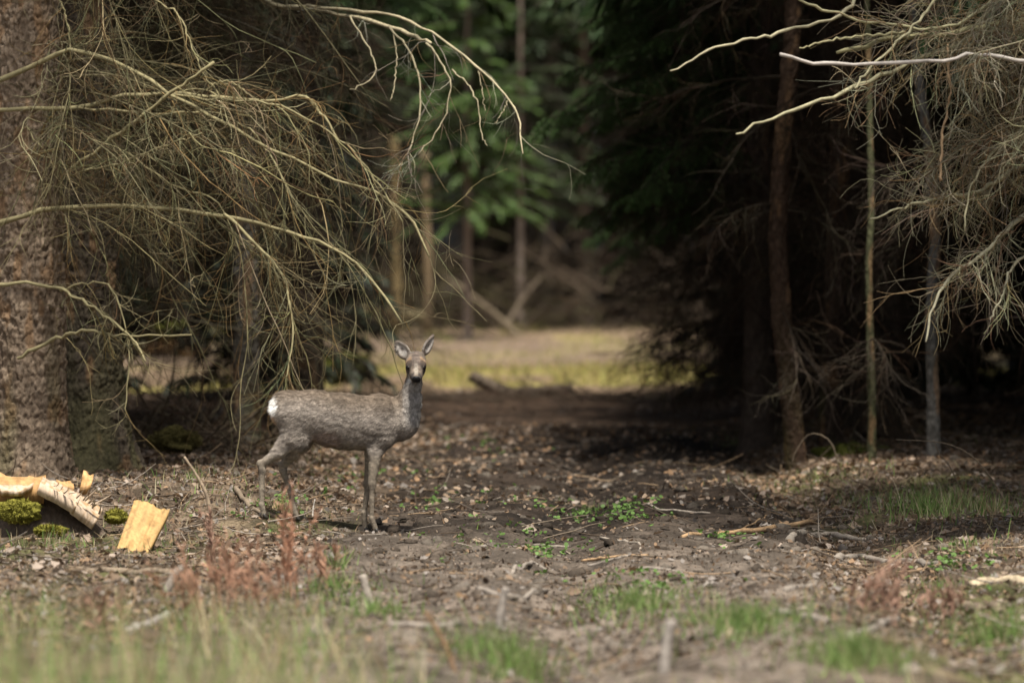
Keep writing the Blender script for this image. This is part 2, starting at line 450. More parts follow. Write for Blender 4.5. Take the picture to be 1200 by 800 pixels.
GREEN = np.array([[0.14, 0.24, 0.055], [0.18, 0.27, 0.07], [0.11, 0.19, 0.045], [0.21, 0.27, 0.09], [0.30, 0.27, 0.15]])
TAN = np.array([[0.36, 0.29, 0.17], [0.30, 0.22, 0.12], [0.40, 0.35, 0.23], [0.24, 0.17, 0.10]])
MIX = np.vstack([GREEN, TAN])

def patch(px0, py0, sx, sy, n, rng):
    """ground spots under an elliptical patch of the photo"""
    c = ground_at(px0, py0); r = sx * c[1] / FPX
    e0 = ground_at(px0, py0 - sy); e1 = ground_at(px0, py0 + sy)
    dy = max(0.15, (e0[1] - e1[1]) / 2)
    a = rng.random(n) * 6.28; q = np.abs(rng.normal(0, 0.8, n))
    return c[0] + np.cos(a) * q * r, c[1] + np.sin(a) * q * dy

rg = np.random.default_rng(5)
parts = []
for (a, b, sx, sy, n, h, cols) in [
        (745, 715, 60, 16, 900, 0.09, GREEN), (870, 735, 80, 16, 1200, 0.10, GREEN), (700, 695, 30, 6, 150, 0.06, GREEN), (440, 722, 45, 10, 500, 0.08, GREEN),
        (397, 665, 16, 6, 130, 0.10, GREEN), (395, 690, 40, 12, 350, 0.08, GREEN), (1130, 598, 75, 16, 1100, 0.13, MIX), (1085, 603, 50, 10, 500, 0.14, GREEN),
        (1010, 590, 90, 20, 900, 0.07, MIX), (950, 560, 90, 20, 700, 0.06, MIX), (1170, 750, 60, 18, 700, 0.12, GREEN), (1000, 775, 60, 14, 700, 0.12, GREEN),
        (590, 780, 60, 16, 900, 0.13, GREEN), (1100, 690, 40, 8, 150, 0.06, GREEN), (690, 600, 40, 5, 160, 0.05, GREEN), (180, 640, 60, 10, 200, 0.06, MIX),
        (230, 560, 80, 20, 500, 0.08, MIX), (190, 520, 60, 15, 500, 0.08, MIX), (330, 600, 60, 14, 250, 0.06, MIX), (60, 640, 50, 14, 260, 0.08, MIX),
        (560, 640, 60, 10, 100, 0.04, GREEN), (1140, 640, 60, 14, 300, 0.06, MIX), (860, 520, 60, 12, 350, 0.05, MIX)]:
    x, y = patch(a, b, sx, sy, int(n * 0.7), rg); n = len(x)
    parts.append(blades(x, y, h * rg.uniform(0.5, 1.3, n), 0.7, 0.0035, cols, rg))
# sparse cover everywhere beside the track
x, y = wedge(9000, 20, 48, rg, 0.9); k = rg.random(9000) < 0.45 * (1 - track(x, y)) * ss(0.4, 0.6, fbm2(x, y * 0.6, 71, 2)); x, y = x[k], y[k]
parts.append(blades(x, y, rg.uniform(0.03, 0.10, len(x)), 0.9, 0.003, MIX, rg))
# sward of the clearing
x, y = wedge(28000, 60, 112, rg, 0.8, 200, 1000); k = rg.random(28000) < 0.06 + 0.9 * ss(0.47, 0.56, fbm2(x * 0.7, y * 0.16, 51, 3)) * (1 - 0.8 * ss(78, 84, y) * (1 - ss(97, 104, y))); x, y = x[k], y[k]
CLR = 0.95 * np.array([[0.28, 0.29, 0.07], [0.36, 0.32, 0.10], [0.20, 0.23, 0.06], [0.42, 0.34, 0.17], [0.38, 0.28, 0.16]])
parts.append(blades(x, y, rg.uniform(0.06, 0.2, len(x)), 0.8, 0.008, CLR, rg, 3))
V, F, C = join(parts)
tag(obj('grass', mesh_of('grass', V, F, M_grass, C)), 'short green and straw coloured grass growing beside the track and in the clearing', 'grass', kind='stuff')

# tall soft grass close to the camera, out of focus
parts = []
x, y = wedge(20000, 12.5, 23, rg, 0.9); pxx = 600 + x * FPX / y
dn = 0.10 + 0.75 * ss(560, 150, pxx) + 0.3 * ss(900, 1150, pxx); k = rg.random(20000) < dn * ss(0.25, 0.6, fbm2(x * 1.4, y * 0.5, 81, 2)); x, y = x[k], y[k]
lim = np.clip(HCAM - (690 + 70 * ss(300, 700, 600 + x * FPX / y) - HOR) * y / FPX, 0.05, 0.6)
parts.append(blades(x, y, lim * (0.15 + 1.05 * rg.random(len(x)) ** 1.6), 0.6, 0.0035, np.vstack([GREEN * 1.35, TAN * 1.5, TAN * 1.3, GREEN * 1.2]), rg, 5))
V, F, C = join(parts)
tag(obj('tall_grass', mesh_of('tall_grass', V, F, M_grass, C)), 'blurred tall grass blades in the nearest foreground', 'grass', kind='stuff')

# small clover-like leaves
parts = []
for (a, b, sx, sy, n) in [(735, 602, 45, 10, 90), (680, 607, 50, 8, 70), (850, 633, 30, 6, 30), (620, 640, 60, 12, 40), (640, 655, 120, 25, 60), (1110, 660, 60, 20, 60), (330, 590, 60, 20, 60), (520, 590, 60, 20, 40), (420, 560, 100, 20, 50), (760, 690, 100, 15, 50), (570, 520, 60, 14, 40)]:
    x, y = patch(a, b, sx, sy, n, rg); n = int(n * 0.7); x, y = x[:n], y[:n]; m = n * 3
    x = np.repeat(x, 3) + rg.normal(0, 0.012, m); y = np.repeat(y, 3) + rg.normal(0, 0.02, m)
    s = rg.uniform(0.008, 0.016, m); ang = np.arange(6) * np.pi / 3
    loc = np.stack([np.cos(ang)[None] * s[:, None], np.sin(ang)[None] * s[:, None] * 0.8, np.zeros((m, 6))], -1)
    V = np.einsum('nij,nkj->nki', rot_frames(m, rg, 0.5), loc) + np.stack([x, y, gz(x, y) + rg.uniform(0.015, 0.04, m)], -1)[:, None]
    f = (np.arange(m) * 6)[:, None]
    parts.append((V.reshape(-1, 3), [np.concatenate([f + np.array([[0, 1, 2, 3]]), f + np.array([[0, 3, 4, 5]])])], repcol(np.array([0.12, 0.21, 0.05]) * rg.uniform(0.7, 1.3, (m, 1)), 6)))
V, F, C = join(parts)
tag(obj('clover_leaves', mesh_of('clover_leaves', V, F, M_grass, C)), 'tiny bright green seedlings sprouting from the bare track', 'seedlings', kind='stuff')

# ------------------------------------------------------------------ trees
OLIVE = np.array([0.245, 0.212, 0.115]); GREYTW = np.array([0.25, 0.23, 0.175]); BROWNSHADETW = np.array([0.068, 0.052, 0.037])  # the interior twig brown is darkened to stand for forest shade

def trunk_mesh(r, H, lean=None, seed=0, fine=False, cola=(0.16, 0.12, 0.095), colb=(0.26, 0.21, 0.175), flare=1.5, top=0.15, zfine=4.5):
    if fine:
        zs = np.concatenate([np.linspace(-0.3, zfine, 460), np.linspace(zfine + 0.4, H, 24)]); k = 170
    else:
        zs = np.concatenate([np.linspace(-0.3, 4.5, 60), np.linspace(5, H, 16)]); k = 20
    th = np.arange(k) * 2 * np.pi / k
    Z, TH = np.meshgrid(zs, th, indexing='ij')
    rad = r * (1 - (1 - top) * np.clip(Z / H, 0, 1)) * (1 + (flare - 1) * np.exp(-np.maximum(Z, -0.3) / 0.28) * (0.75 + 0.5 * (np.cos(TH * 3 + seed) * 0.5 + 0.5)))
    ux, uy = np.cos(TH), np.sin(TH)
    if fine:
        a = (TH / (2 * np.pi)) * 2 * np.pi * r / 0.034
        wx = a + 0.8 * noise2(a * 0.7, Z * 9, seed + 2); wz = Z / 0.062 + 0.9 * noise2(a * 0.6, Z * 7, seed + 3)
        f1, f2, idv = worley2(wx, wz, seed)
        edge = ss(0.0, 0.13, f2 - f1)
        f1b, f2b, idb = worley2(wx * 2.3, wz * 2.0, seed + 4)
        eb = ss(0.0, 0.12, f2b - f1b)
        lump = fbm2(a * 0.25, Z * 3, seed + 6, 3)
        disp = (0.013 * edge * (0.3 + 1.4 * idv) + 0.006 * eb * (0.3 + 1.2 * idb) - 0.007 * ss(0.1, 0.9, (Z / 0.062) % 1.0) * edge * idb + 0.006 * noise2(a * 5, Z * 90, seed + 14) + 0.03 * (lump - 0.5)) * (1 if r > 0.1 else r / 0.1)
        rad = rad + disp
        n1 = noise2(a * 3, Z * 60, seed + 8)
        mixv = np.clip(0.55 * idv + 0.45 * idb, 0, 1)[..., None]
        C = np.array(cola) * (1 - mixv) + np.array(colb) * mixv
        ora = (ss(0.62, 0.75, fbm2(a * 0.5, Z * 5, seed + 10, 2)) * 0.6)[..., None]
        C = C * (1 - ora) + np.array([0.26, 0.155, 0.08]) * ora
        gr = (ss(0.55, 0.75, fbm2(a * 0.2, Z * 1.4, seed + 12, 2)) * ss(1.4, 0.1, Z) * 0.45)[..., None]
        C = C * (1 - gr) + np.array([0.08, 0.08, 0.027]) * gr
        C = C * (0.8 + 0.4 * n1)[..., None]
    else:
        nn = noise2(TH * 3, Z * 9, seed)
        rad = rad * (0.94 + 0.12 * nn)
        C = np.array(cola) + (np.array(colb) - np.array(cola)) * noise2(TH * 6, Z * 14, seed + 3)[..., None]
    X, Y = rad * ux, rad * uy
    if lean is not None:
        off = lean(np.maximum(Z, 0)); X = X + off[0]; Y = Y + off[1]
    V = np.stack([X, Y, Z], -1).reshape(-1, 3)
    g = np.arange(len(zs) * k).reshape(len(zs), k); g2 = np.roll(g, -1, 1)
    Q = np.stack([g[:-1], g2[:-1], g2[1:], g[1:]], -1).reshape(-1, 4)
    return mesh_of('trunk', V, [Q], M_bark, C.reshape(-1, 3))

def twig_set(P, rng, nsec, Lsec, nter, Lter, col, r=0.0028, grav=0.16, spread=0.9, t0=0.12, wob=0.11, vary=0.4):
    """secondary and tertiary dead twigs hanging from branches P (M,N,3)"""
    M = len(P)
    t = rng.uniform(t0, 1, (M, nsec))
    p, tan = along(P, t, rng); p = p.reshape(-1, 3); tan = tan.reshape(-1, 3); n = len(p)
    sidev = np.cross(tan, np.array([0, 0, 1.0])) * rng.choice([-1, 1], (n, 1))
    d = tan * rng.uniform(0.3, 0.9, (n, 1)) + sidev * rng.uniform(0, spread, (n, 1)) + np.array([0, 0, 1.0]) * rng.uniform(-0.7, 0.35, (n, 1))
    L = Lsec * rng.uniform(0.35, 1.25, n)
    S = droop(p, d, L, 11, grav * (rng.uniform(-0.25, 1.35, n)), wob, rng, 0.10)
    RS = (r * rng.uniform(0.6, 1.6, n))[:, None] * np.linspace(1, 0.45, 11) * rng.uniform(0.7, 1.35, (n, 11))
    c1 = col * rng.uniform(1 - vary, 1 + vary, (n, 1)) * (1 + rng.normal(0, 0.06, (n, 3))) * np.where(rng.random((n, 1)) < 0.3, np.array([0.8, 0.62, 0.5]), 1.0)
    V1, Q1 = tubes(S, RS, 3)
    t = rng.uniform(0.1, 0.95, (n, nter)); p, tan = along(S, t, rng); p = p.reshape(-1, 3); tan = tan.reshape(-1, 3); m = len(p)
    d = tan * 0.8 + rng.normal(0, 0.55, (m, 3)); d[:, 2] -= 0.15
    T = droop(p, d, Lter * rng.uniform(0.3, 1.5, m), 7, grav * rng.uniform(-0.3, 1.4, m), wob * 1.2, rng, 0.15)
    RT = (r * 0.62 * rng.uniform(0.7, 1.3, m))[:, None] * np.linspace(1, 0.5, 7)
    c2 = np.repeat(c1, nter, 0) * rng.uniform(0.8, 1.2, (m, 1))
    V2, Q2 = tubes(T, RT, 3)
    return [(V1, [Q1], repcol(c1, 33)), (V2, [Q2], repcol(c2, 21))]

def crown_parts(rng, H, z0, rmax, nb, ns, col, size=0.36):
    """drooping boughs of a spruce crown, from many needle sprays"""
    z = z0 + (H - z0) * rng.random(nb) ** 1.15
    az = rng.random(nb) * 6.28; L = rmax * (1 - (z - z0) / (H - z0)) ** 0.8 * rng.uniform(0.65, 1.1, nb) + 0.15
    d0 = np.stack([np.cos(az), np.sin(az), rng.uniform(0.0, 0.35, nb)], -1)
    P = droop(np.stack([0 * z, 0 * z, z], -1), d0, L, 9, 0.07, 0.03, rng, 0.02)
    V1, Q1 = tubes(P, np.linspace(0.018, 0.004, 9)[None] * np.ones((nb, 1)), 3)
    t = rng.random((nb, ns)) ** 0.75 * 0.88 + 0.12
    p, tan = along(P, t, rng); p = p.reshape(-1, 3); tan = tan.reshape(-1, 3); n = len(p)
    sd = np.cross(tan, [0, 0, 1.0]) * rng.choice([-1, 1], (n, 1))
    d = tan * rng.uniform(0.3, 1, (n, 1)) + sd * rng.uniform(0.3, 1.1, (n, 1)); d[:, 2] -= rng.uniform(0, 0.5, n)
    S = droop(p, d, size * rng.uniform(0.5, 1.3, n), 4, 0.18, 0.05, rng)
    w = np.cross(S[:, -1] - S[:, 0], np.array([0, 0, 1.0]) + rng.normal(0, 0.5, (n, 3))); w /= np.linalg.norm(w, axis=1, keepdims=True) + 1e-9
    prof = np.array([0.5, 1.0, 0.8, 0.05]) * 0.11 * size
    V = np.stack([S - w[:, None] * prof[None, :, None], S + w[:, None] * prof[None, :, None]], 2).reshape(-1, 3)
    q = np.array([[0, 1, 3, 2], [2, 3, 5, 4], [4, 5, 7, 6]])
    Q = ((np.arange(n) * 8)[:, None, None] + q[None]).reshape(-1, 4)
    C = col * rng.uniform(0.6, 1.5, (n, 1)) * (1 + rng.normal(0, 0.08, (n, 3)))
    return [(V1, [Q1], np.array([0.07, 0.055, 0.04])), (V, [Q], repcol(C, 8))]

def needle_spray(rng, L=1.5, col=np.array([0.05, 0.10, 0.03])):
    """one live bough along +X, with needles"""
    P = droop(np.zeros((1, 3)), np.array([[1, 0, 0.15]]), np.array([L]), 12, 0.05, 0.02, rng, 0.01)
    V1, Q1 = tubes(P, np.linspace(0.012, 0.003, 12)[None], 4)
    ns = 44
    t = rng.uniform(0.1, 1, (1, ns)); p, tan = along(P, t, rng); p = p[0]; tan = tan[0]
    s = np.where(np.arange(ns) % 2 == 0, 1, -1)[:, None]
    d = tan * 0.9 + np.cross(tan, [0, 0, 1.0]) * s * rng.uniform(0.5, 1.0, (ns, 1)) + np.array([0, 0, -0.25])
    LS = 0.5 * (1.05 - t[0]) * rng.uniform(0.6, 1.1, ns) + 0.1
    S = droop(p, d, LS, 7, 0.09, 0.04, rng, 0.03)
    V2, Q2 = tubes(S, np.linspace(0.004, 0.0015, 7)[None] * np.ones((ns, 1)), 3)
    nn = 70
    t2 = rng.uniform(0, 1, (ns, nn)); p, tan = along(S, t2, rng); p = p.reshape(-1, 3); tan = tan.reshape(-1, 3); m = len(p)
    nd = tan * 0.8 + rng.normal(0, 0.6, (m, 3)); nd[:, 2] += 0.2; nd /= np.linalg.norm(nd, axis=1, keepdims=True)
    w = np.cross(nd, rng.normal(0, 1, (m, 3))); w /= np.linalg.norm(w, axis=1, keepdims=True)
    ln = rng.uniform(0.02, 0.034, (m, 1))
    V3 = np.stack([p - w * 0.0028, p + w * 0.0028, p + nd * ln], 1).reshape(-1, 3)
    F3 = np.arange(m * 3).reshape(-1, 3)
    C3 = col * rng.uniform(0.55, 1.5, (m, 1))
    return mesh_of('bough', *(lambda j: (j[0], j[1], M_needle, j[2]))(join([(V1, [Q1], [0.09, 0.07, 0.05]), (V2, [Q2], [0.09, 0.07, 0.045]), (V3, [F3], repcol(C3, 3))])))

def make_forest_spruce(name, seed, r, H, nb, zlo, zhi, Ld, crown0, crown_r, twigcol, label, cat='tree', green=(0.035, 0.065, 0.02), nsec=26, nter=4, colb=(0.075, 0.06, 0.046), cola=(0.042, 0.031, 0.023), ncrown=120, cns=34, csz=0.36):  # default bark tones darkened to stand for shade inside the wood
    rng = np.random.default_rng(seed)
    t = thing(name, label, cat)
    obj('trunk', trunk_mesh(r, H, seed=seed, cola=cola, colb=colb), t)
    if nb:
        z = rng.uniform(zlo, zhi, nb); az = rng.random(nb) * 6.28
        P = droop(np.stack([0 * z, 0 * z, z], -1), np.stack([np.cos(az), np.sin(az), rng.uniform(-0.1, 0.35, nb)], -1), Ld * rng.uniform(0.5, 1.2, nb), 14, 0.05, 0.04, rng, 0.03)
        V, Q = tubes(P, np.linspace(0.011, 0.003, 14)[None] * rng.uniform(0.7, 1.3, (nb, 1)), 4)
        pr = [(V, [Q], repcol(twigcol * rng.uniform(0.7, 1.2, (nb, 1)), 56))] + twig_set(P, rng, nsec, 0.55, nter, 0.28, twigcol)
        V, F, C = join(pr)
        o = obj('dead_branches', mesh_of('dead_branches', V, F, M_twig, C), t); o['kind'] = 'stuff'
    V, F, C = join(crown_parts(rng, H, crown0, crown_r, ncrown, cns, np.array(green), csz))
    o = obj('crown', mesh_of('crown', V, F, M_needle, C), t); o['kind'] = 'stuff'
    return t

def at_ground(x, y):
    return (x, y, float(gz0(x, y)) - 0.02)

def gpos(pxx, d):
    x = (pxx - 600) * d / FPX
    return at_ground(x, d)

# ---- traced branches
def traced(pts, d0, d1, r0, r1, n=26, k=6, rng=RNG, jit=0.006):
    m = len(pts); ds = np.linspace(d0, d1, m)
    w = np.array([px(a, b, dd) for (a, b), dd in zip(pts, ds)])
    P = catmull(w, n); P += rng.normal(0, jit, P.shape) * np.array([0.6, 1, 1])
    R = np.linspace(r0, r1, n) * rng.uniform(0.82, 1.2, n)
    return P, R

def branch_obj(P, R, parent, col, mat=None, name='branch', k=6):
    P2 = np.vstack([P, P[-1:] + (P[-1:] - P[-2:-1]) * 0.02]); R2 = np.append(R, 0.0)
    V, Q = tubes(P2[None], R2[None], k)
    off = np.array(parent.location) if parent is not None else 0
    C = np.asarray(col) * RNG.uniform(0.82, 1.15, (len(V), 1))
    return obj(name, mesh_of(name, V - off, [Q], mat or M_twig, C), parent)

# ---- big spruce at the left edge
rl = np.random.default_rng(101)
posA = gpos(38, 33.0)
treeA = thing('spruce_tree', 'thick spruce trunk with flaky grey bark at the left edge, bearing bare olive branches', 'tree', posA)
obj('trunk', trunk_mesh(0.185, 19, lean=lambda z: (-0.012 * z, 0 * z), seed=3, fine=True, flare=1.3, cola=(0.13, 0.092, 0.062), colb=(0.29, 0.222, 0.16)), treeA)
TR = [
    ([(-25, 105), (45, 75), (83, 60), (140, 75), (200, 110), (260, 145), (320, 175), (380, 205), (440, 226), (480, 255), (503, 297)], 32.7, 31.9, 0.016, 0.006),
    ([(-20, 128), (80, 128), (150, 113), (230, 111), (300, 117), (358, 114), (378, 135), (398, 165)], 32.7, 32.2, 0.017, 0.006),
    ([(-20, 268), (50, 246), (100, 242), (190, 245), (290, 259), (350, 275), (400, 297), (440, 332), (470, 377)], 32.7, 31.7, 0.018, 0.006),
    ([(200, 112), (260, 118), (320, 122), (380, 150), (420, 185), (450, 225), (472, 262)], 32.4, 31.9, 0.009, 0.004),
    ([(75, 205), (120, 172), (160, 142), (205, 105), (250, 73)], 32.6, 32.2, 0.013, 0.009),
    ([(80, 205), (135, 192), (190, 172), (236, 157)], 32.6, 32.0, 0.008, 0.005),
    ([(0, 332), (60, 336), (100, 355), (150, 391), (172, 425)], 32.6, 32.1, 0.012, 0.005),
    ([(20, 420), (62, 397), (100, 388), (150, 394), (225, 391)], 32.6, 32.2, 0.012, 0.006),
    ([(262, 250), (300, 285), (330, 320), (340, 360), (342, 400), (335, 450)], 32.2, 31.8, 0.010, 0.004),
    ([(90, 128), (180, 132), (255, 135), (300, 160), (330, 205), (345, 260)], 32.6, 32.1, 0.009, 0.003),
    ([(230, 110), (262, 95), (275, 98), (292, 112)], 32.3, 32.2, 0.005, 0.003),
    ([(100, 140), (150, 180), (200, 215), (255, 240), (282, 300), (290, 370)], 32.7, 32.3, 0.008, 0.003),
    ([(60, -20), (78, 20), (83, 60)], 32.7, 32.6, 0.006, 0.004),
    ([(30, 150), (66, 200), (78, 260), (84, 310)], 32.5, 32.5, 0.005, 0.003),
    ([(150, -20), (210, 20), (232, 75), (262, 118)], 32.5, 32.3, 0.006, 0.003),
    ([(70, 340), (110, 330), (135, 345), (150, 400), (150, 445), (147, 485)], 32.5, 32.2, 0.006, 0.003),
]
mains = []
for pts, d0, d1, r0, r1 in TR:
    P, R = traced(pts, d0, d1, r0, r1, rng=rl)
    branch_obj(P, R, treeA, OLIVE * rl.uniform(0.95, 1.25)); mains.append(P)
mains = np.array(mains)
# more fine drooping boughs on this tree
nb = 16
z = rl.uniform(2.0, 4.2, nb); az = rl.uniform(-1.25, 1.0, nb)
G = droop(np.stack([0 * z + posA[0], 0 * z + posA[1], z], -1), np.stack([np.cos(az), np.sin(az), rl.uniform(-0.1, 0.4, nb)], -1), rl.uniform(0.9, 2.1, nb), 26, 0.045, 0.03, rl, 0.015)
V0, Q0 = tubes(G, np.linspace(0.008, 0.0025, 26)[None] * np.ones((nb, 1)), 4)
pr = [(V0, [Q0], repcol(OLIVE * rl.uniform(0.4, 0.8, (nb, 1)), 104))]  # rear boughs darkened in colour to stand for shade
pr += twig_set(mains[[0, 1, 2, 3, 9, 11, 8, 8]], rl, 20, 0.6, 4, 0.25, OLIVE * 0.75, r=0.0023, grav=0.15, spread=0.6)
pr += twig_set(mains[[4, 5, 6, 7, 10, 12, 13, 14, 15]], rl, 12, 0.4, 3, 0.22, OLIVE * 0.9, r=0.0024, grav=0.13)
pr += twig_set(G, rl, 34, 0.62, 4, 0.28, OLIVE * 0.44, r=0.0021, grav=0.14, spread=0.9)  # inner twigs get a darker olive in place of cast shade
pr += twig_set(np.concatenate([mains[[0, 1, 2, 3, 8, 9, 11]], G]), rl, 5, 1.0, 5, 0.3, OLIVE * 0.95, r=0.0032, grav=0.17, spread=0.7, t0=0.05)
V, F, C = join(pr)
o = obj('twigs', mesh_of('twigs', V - np.array(posA), F, M_twig, C), treeA); o['kind'] = 'stuff'
V, F, C = join(crown_parts(rl, 19, 5.5, 2.6, 130, 26, np.array([0.035, 0.065, 0.02])))
o = obj('crown', mesh_of('crown', V, F, M_needle, C), treeA); o['kind'] = 'stuff'

posB = gpos(109, 34.2)
treeB = thing('spruce_tree', 'dark flared spruce trunk close behind the flaky trunk at the left edge', 'tree', posB)
obj('trunk', trunk_mesh(0.165, 18, lean=lambda z: (-0.02 * z, 0 * z), seed=17, fine=True, flare=1.9, cola=(0.05, 0.039, 0.028), colb=(0.095, 0.075, 0.055)), treeB)  # bark painted dark to stand for shade behind treeA
nb = 19; z = rl.uniform(2.0, 4.2, nb); az = rl.uniform(-1.3, 1.5, nb)
G = droop(np.stack([0 * z + posB[0], 0 * z + posB[1], z], -1), np.stack([np.cos(az), np.sin(az), rl.uniform(-0.1, 0.4, nb)], -1), rl.uniform(0.9, 2.4, nb), 26, 0.045, 0.03, rl, 0.015)
V0, Q0 = tubes(G, np.linspace(0.009, 0.0025, 26)[None] * np.ones((nb, 1)), 4)
pr = [(V0, [Q0], repcol(OLIVE * rl.uniform(0.3, 0.55, (nb, 1)), 104))] + twig_set(G, rl, 34, 0.6, 4, 0.27, OLIVE * 0.26, r=0.0021, grav=0.13)  # shade behind the front tree is painted into these olive twigs
V, F, C = join(pr); o = obj('twigs', mesh_of('twigs', V - np.array(posB), F, M_twig, C), treeB); o['kind'] = 'stuff'
V, F, C = join(crown_parts(rl, 18, 5.0, 2.5, 120, 26, np.array([0.035, 0.065, 0.02])))
o = obj('crown', mesh_of('crown', V, F, M_needle, C), treeB); o['kind'] = 'stuff'

# ---- branch tips reaching in from the top left: the tree stands behind the left trunks
posC = gpos(118, 36.8)
treeC = thing('spruce_tree', 'grey leafless spruce behind the left trunks, its long pale bough arching over the deer', 'tree', posC)
obj('trunk', trunk_mesh(0.10, 16, seed=23, cola=(0.10, 0.08, 0.06), colb=(0.18, 0.15, 0.12)), treeC)
TC = [
    ([(215, -60), (310, 0), (360, 10), (420, 22), (480, 40), (504, 50)], 36.0, 33.0, 0.017, 0.010),
    ([(360, 8), (420, 12), (470, 20), (515, 45), (560, 80), (590, 110), (608, 140), (613, 178)], 34.5, 32.6, 0.011, 0.004),
    ([(455, 32), (480, 60), (492, 95), (491, 140), (478, 180), (466, 198)], 33.4, 32.8, 0.007, 0.003),
    ([(500, 50), (518, 75), (528, 105), (515, 150), (490, 182)], 33.0, 32.7, 0.007, 0.003),
    ([(530, 82), (548, 100), (560, 120), (563, 150), (570, 172)], 32.9, 32.6, 0.006, 0.003),
    ([(410, 20), (425, 45), (436, 65), (440, 85), (425, 100), (410, 105)], 33.6, 33.2, 0.006, 0.003),
    ([(460, 35), (465, 70), (462, 100), (458, 118)], 33.4, 33.1, 0.005, 0.003),
    ([(560, 82), (566, 110), (568, 130)], 32.8, 32.7, 0.004, 0.002),
    ([(595, 118), (590, 130), (580, 145)], 32.8, 32.7, 0.004, 0.002),
]
mc = []
for i, (pts, d0, d1, r0, r1) in enumerate(TC):
    P, R = traced(pts, d0, d1, r0, r1, rng=rl)
    branch_obj(P, R, treeC, np.array([0.36, 0.31, 0.20]) * (1.15 if i < 2 else 0.85)); mc.append(P)
nb = 24; z = rl.uniform(2.1, 4.8, nb); az = rl.uniform(-2.0, 0.9, nb)
G = droop(np.stack([0 * z + posC[0], 0 * z + posC[1], z], -1), np.stack([np.cos(az), np.sin(az), rl.uniform(-0.1, 0.4, nb)], -1), rl.uniform(0.8, 1.9, nb), 26, 0.05, 0.03, rl, 0.015)
V0, Q0 = tubes(G, np.linspace(0.009, 0.0025, 26)[None] * np.ones((nb, 1)), 4)
pr = [(V0, [Q0], repcol(GREYTW * rl.uniform(0.25, 0.5, (nb, 1)), 104))] + twig_set(G, rl, 46, 0.6, 6, 0.27, GREYTW * np.array([0.26, 0.21, 0.16]), r=0.0021, grav=0.14)  # rear grey twigs darkened to imitate shade
pr += twig_set(np.array(mc)[:4], rl, 12, 0.4, 2, 0.2, GREYTW * 0.8, r=0.0024, grav=0.16, t0=0.3)
V, F, C = join(pr); o = obj('twigs', mesh_of('twigs', V - np.array(posC), F, M_twig, C), treeC); o['kind'] = 'stuff'
V, F, C = join(crown_parts(rl, 16, 5.0, 2.3, 120, 26, np.array([0.035, 0.065, 0.02])))
o = obj('crown', mesh_of('crown', V, F, M_needle, C), treeC); o['kind'] = 'stuff'

# ---- spruce outside the right edge, its bare boughs reach into the picture
rr = np.random.default_rng(202)
posR = gpos(1330, 28.6)
treeR = thing('spruce_tree', 'bare pale twigged spruce boughs hanging in from the upper right edge', 'tree', posR)
obj('trunk', trunk_mesh(0.14, 17, seed=31), treeR)
RR = [
    ([(1330, 82), (1250, 75), (1200, 71), (1150, 66), (1100, 71), (1020, 75), (960, 73), (914, 64)], 28.0, 27.4, 0.012, 0.009, (0.52, 0.47, 0.42)),
    ([(1330, -10), (1200, 25), (1110, 55), (1050, 82), (1000, 103), (950, 122), (900, 140), (862, 158)], 28.6, 27.9, 0.016, 0.006, (0.40, 0.37, 0.23)),
    ([(1330, -20), (1200, 18), (1160, 30), (1100, 40), (1040, 46), (980, 62)], 28.6, 28.2, 0.022, 0.010, (0.34, 0.31, 0.17)),
    ([(1200, -30), (1120, 30), (1060, 32), (985, 17), (930, -2)], 28.5, 28.0, 0.010, 0.006, (0.42, 0.39, 0.23)),
    ([(1010, -10), (985, 17), (920, 36), (880, 45), (830, 60), (785, 85)], 28.3, 27.8, 0.010, 0.005, (0.44, 0.40, 0.26)),
    ([(1330, 150), (1200, 195), (1150, 222), (1100, 233), (1060, 241), (1020, 256)], 28.6, 28.0, 0.014, 0.005, (0.42, 0.39, 0.25)),
    ([(1330, 190), (1200, 250), (1160, 290), (1120, 320), (1097, 350), (1084, 400)], 28.6, 28.0, 0.014, 0.005, (0.42, 0.39, 0.27)),
    ([(1330, 230), (1200, 300), (1175, 345), (1160, 375)], 28.6, 28.2, 0.010, 0.004, (0.38, 0.35, 0.24)),
    ([(1110, 50), (1112, 110), (1104, 160), (1102, 215)], 28.2, 28.1, 0.006, 0.008, (0.42, 0.29, 0.17)),
    ([(1060, 38), (1000, 42), (960, 50), (938, 58)], 28.2, 28.0, 0.008, 0.004, (0.33, 0.30, 0.17)),
    ([(1330, 120), (1240, 140), (1180, 165), (1140, 215), (1130, 270)], 28.6, 28.1, 0.010, 0.004, (0.38, 0.35, 0.22)),
    ([(1000, 103), (1030, 70), (1080, 20), (1110, -20)], 28.0, 28.3, 0.006, 0.008, (0.38, 0.35, 0.22)),
]
mr_ = []
for pts, d0, d1, r0, r1, c in RR:
    P, R = traced(pts, d0, d1, r0, r1, rng=rr)
    branch_obj(P, R, treeR, np.array(c) * 0.82); mr_.append(P)
mr_ = np.array(mr_)
nb = 26; z = rr.uniform(1.9, 4.0, nb); az = rr.uniform(2.2, 4.2, nb)
G = droop(np.stack([0 * z + posR[0], 0 * z + posR[1], z], -1), np.stack([np.cos(az), np.sin(az), rr.uniform(0.0, 0.4, nb)], -1), rr.uniform(0.7, 1.45, nb), 26, 0.04, 0.03, rr, 0.015)
V0, Q0 = tubes(G, np.linspace(0.008, 0.0025, 26)[None] * np.ones((nb, 1)), 4)
PALE = np.array([0.255, 0.228, 0.15])
pr = [(V0, [Q0], repcol(PALE * rr.uniform(0.7, 1.1, (nb, 1)), 104))]
pr += twig_set(mr_[[1, 2, 3, 5, 6, 7, 10]][:, :16], rr, 26, 0.38, 4, 0.2, PALE, r=0.0026, grav=0.16, t0=0.02)
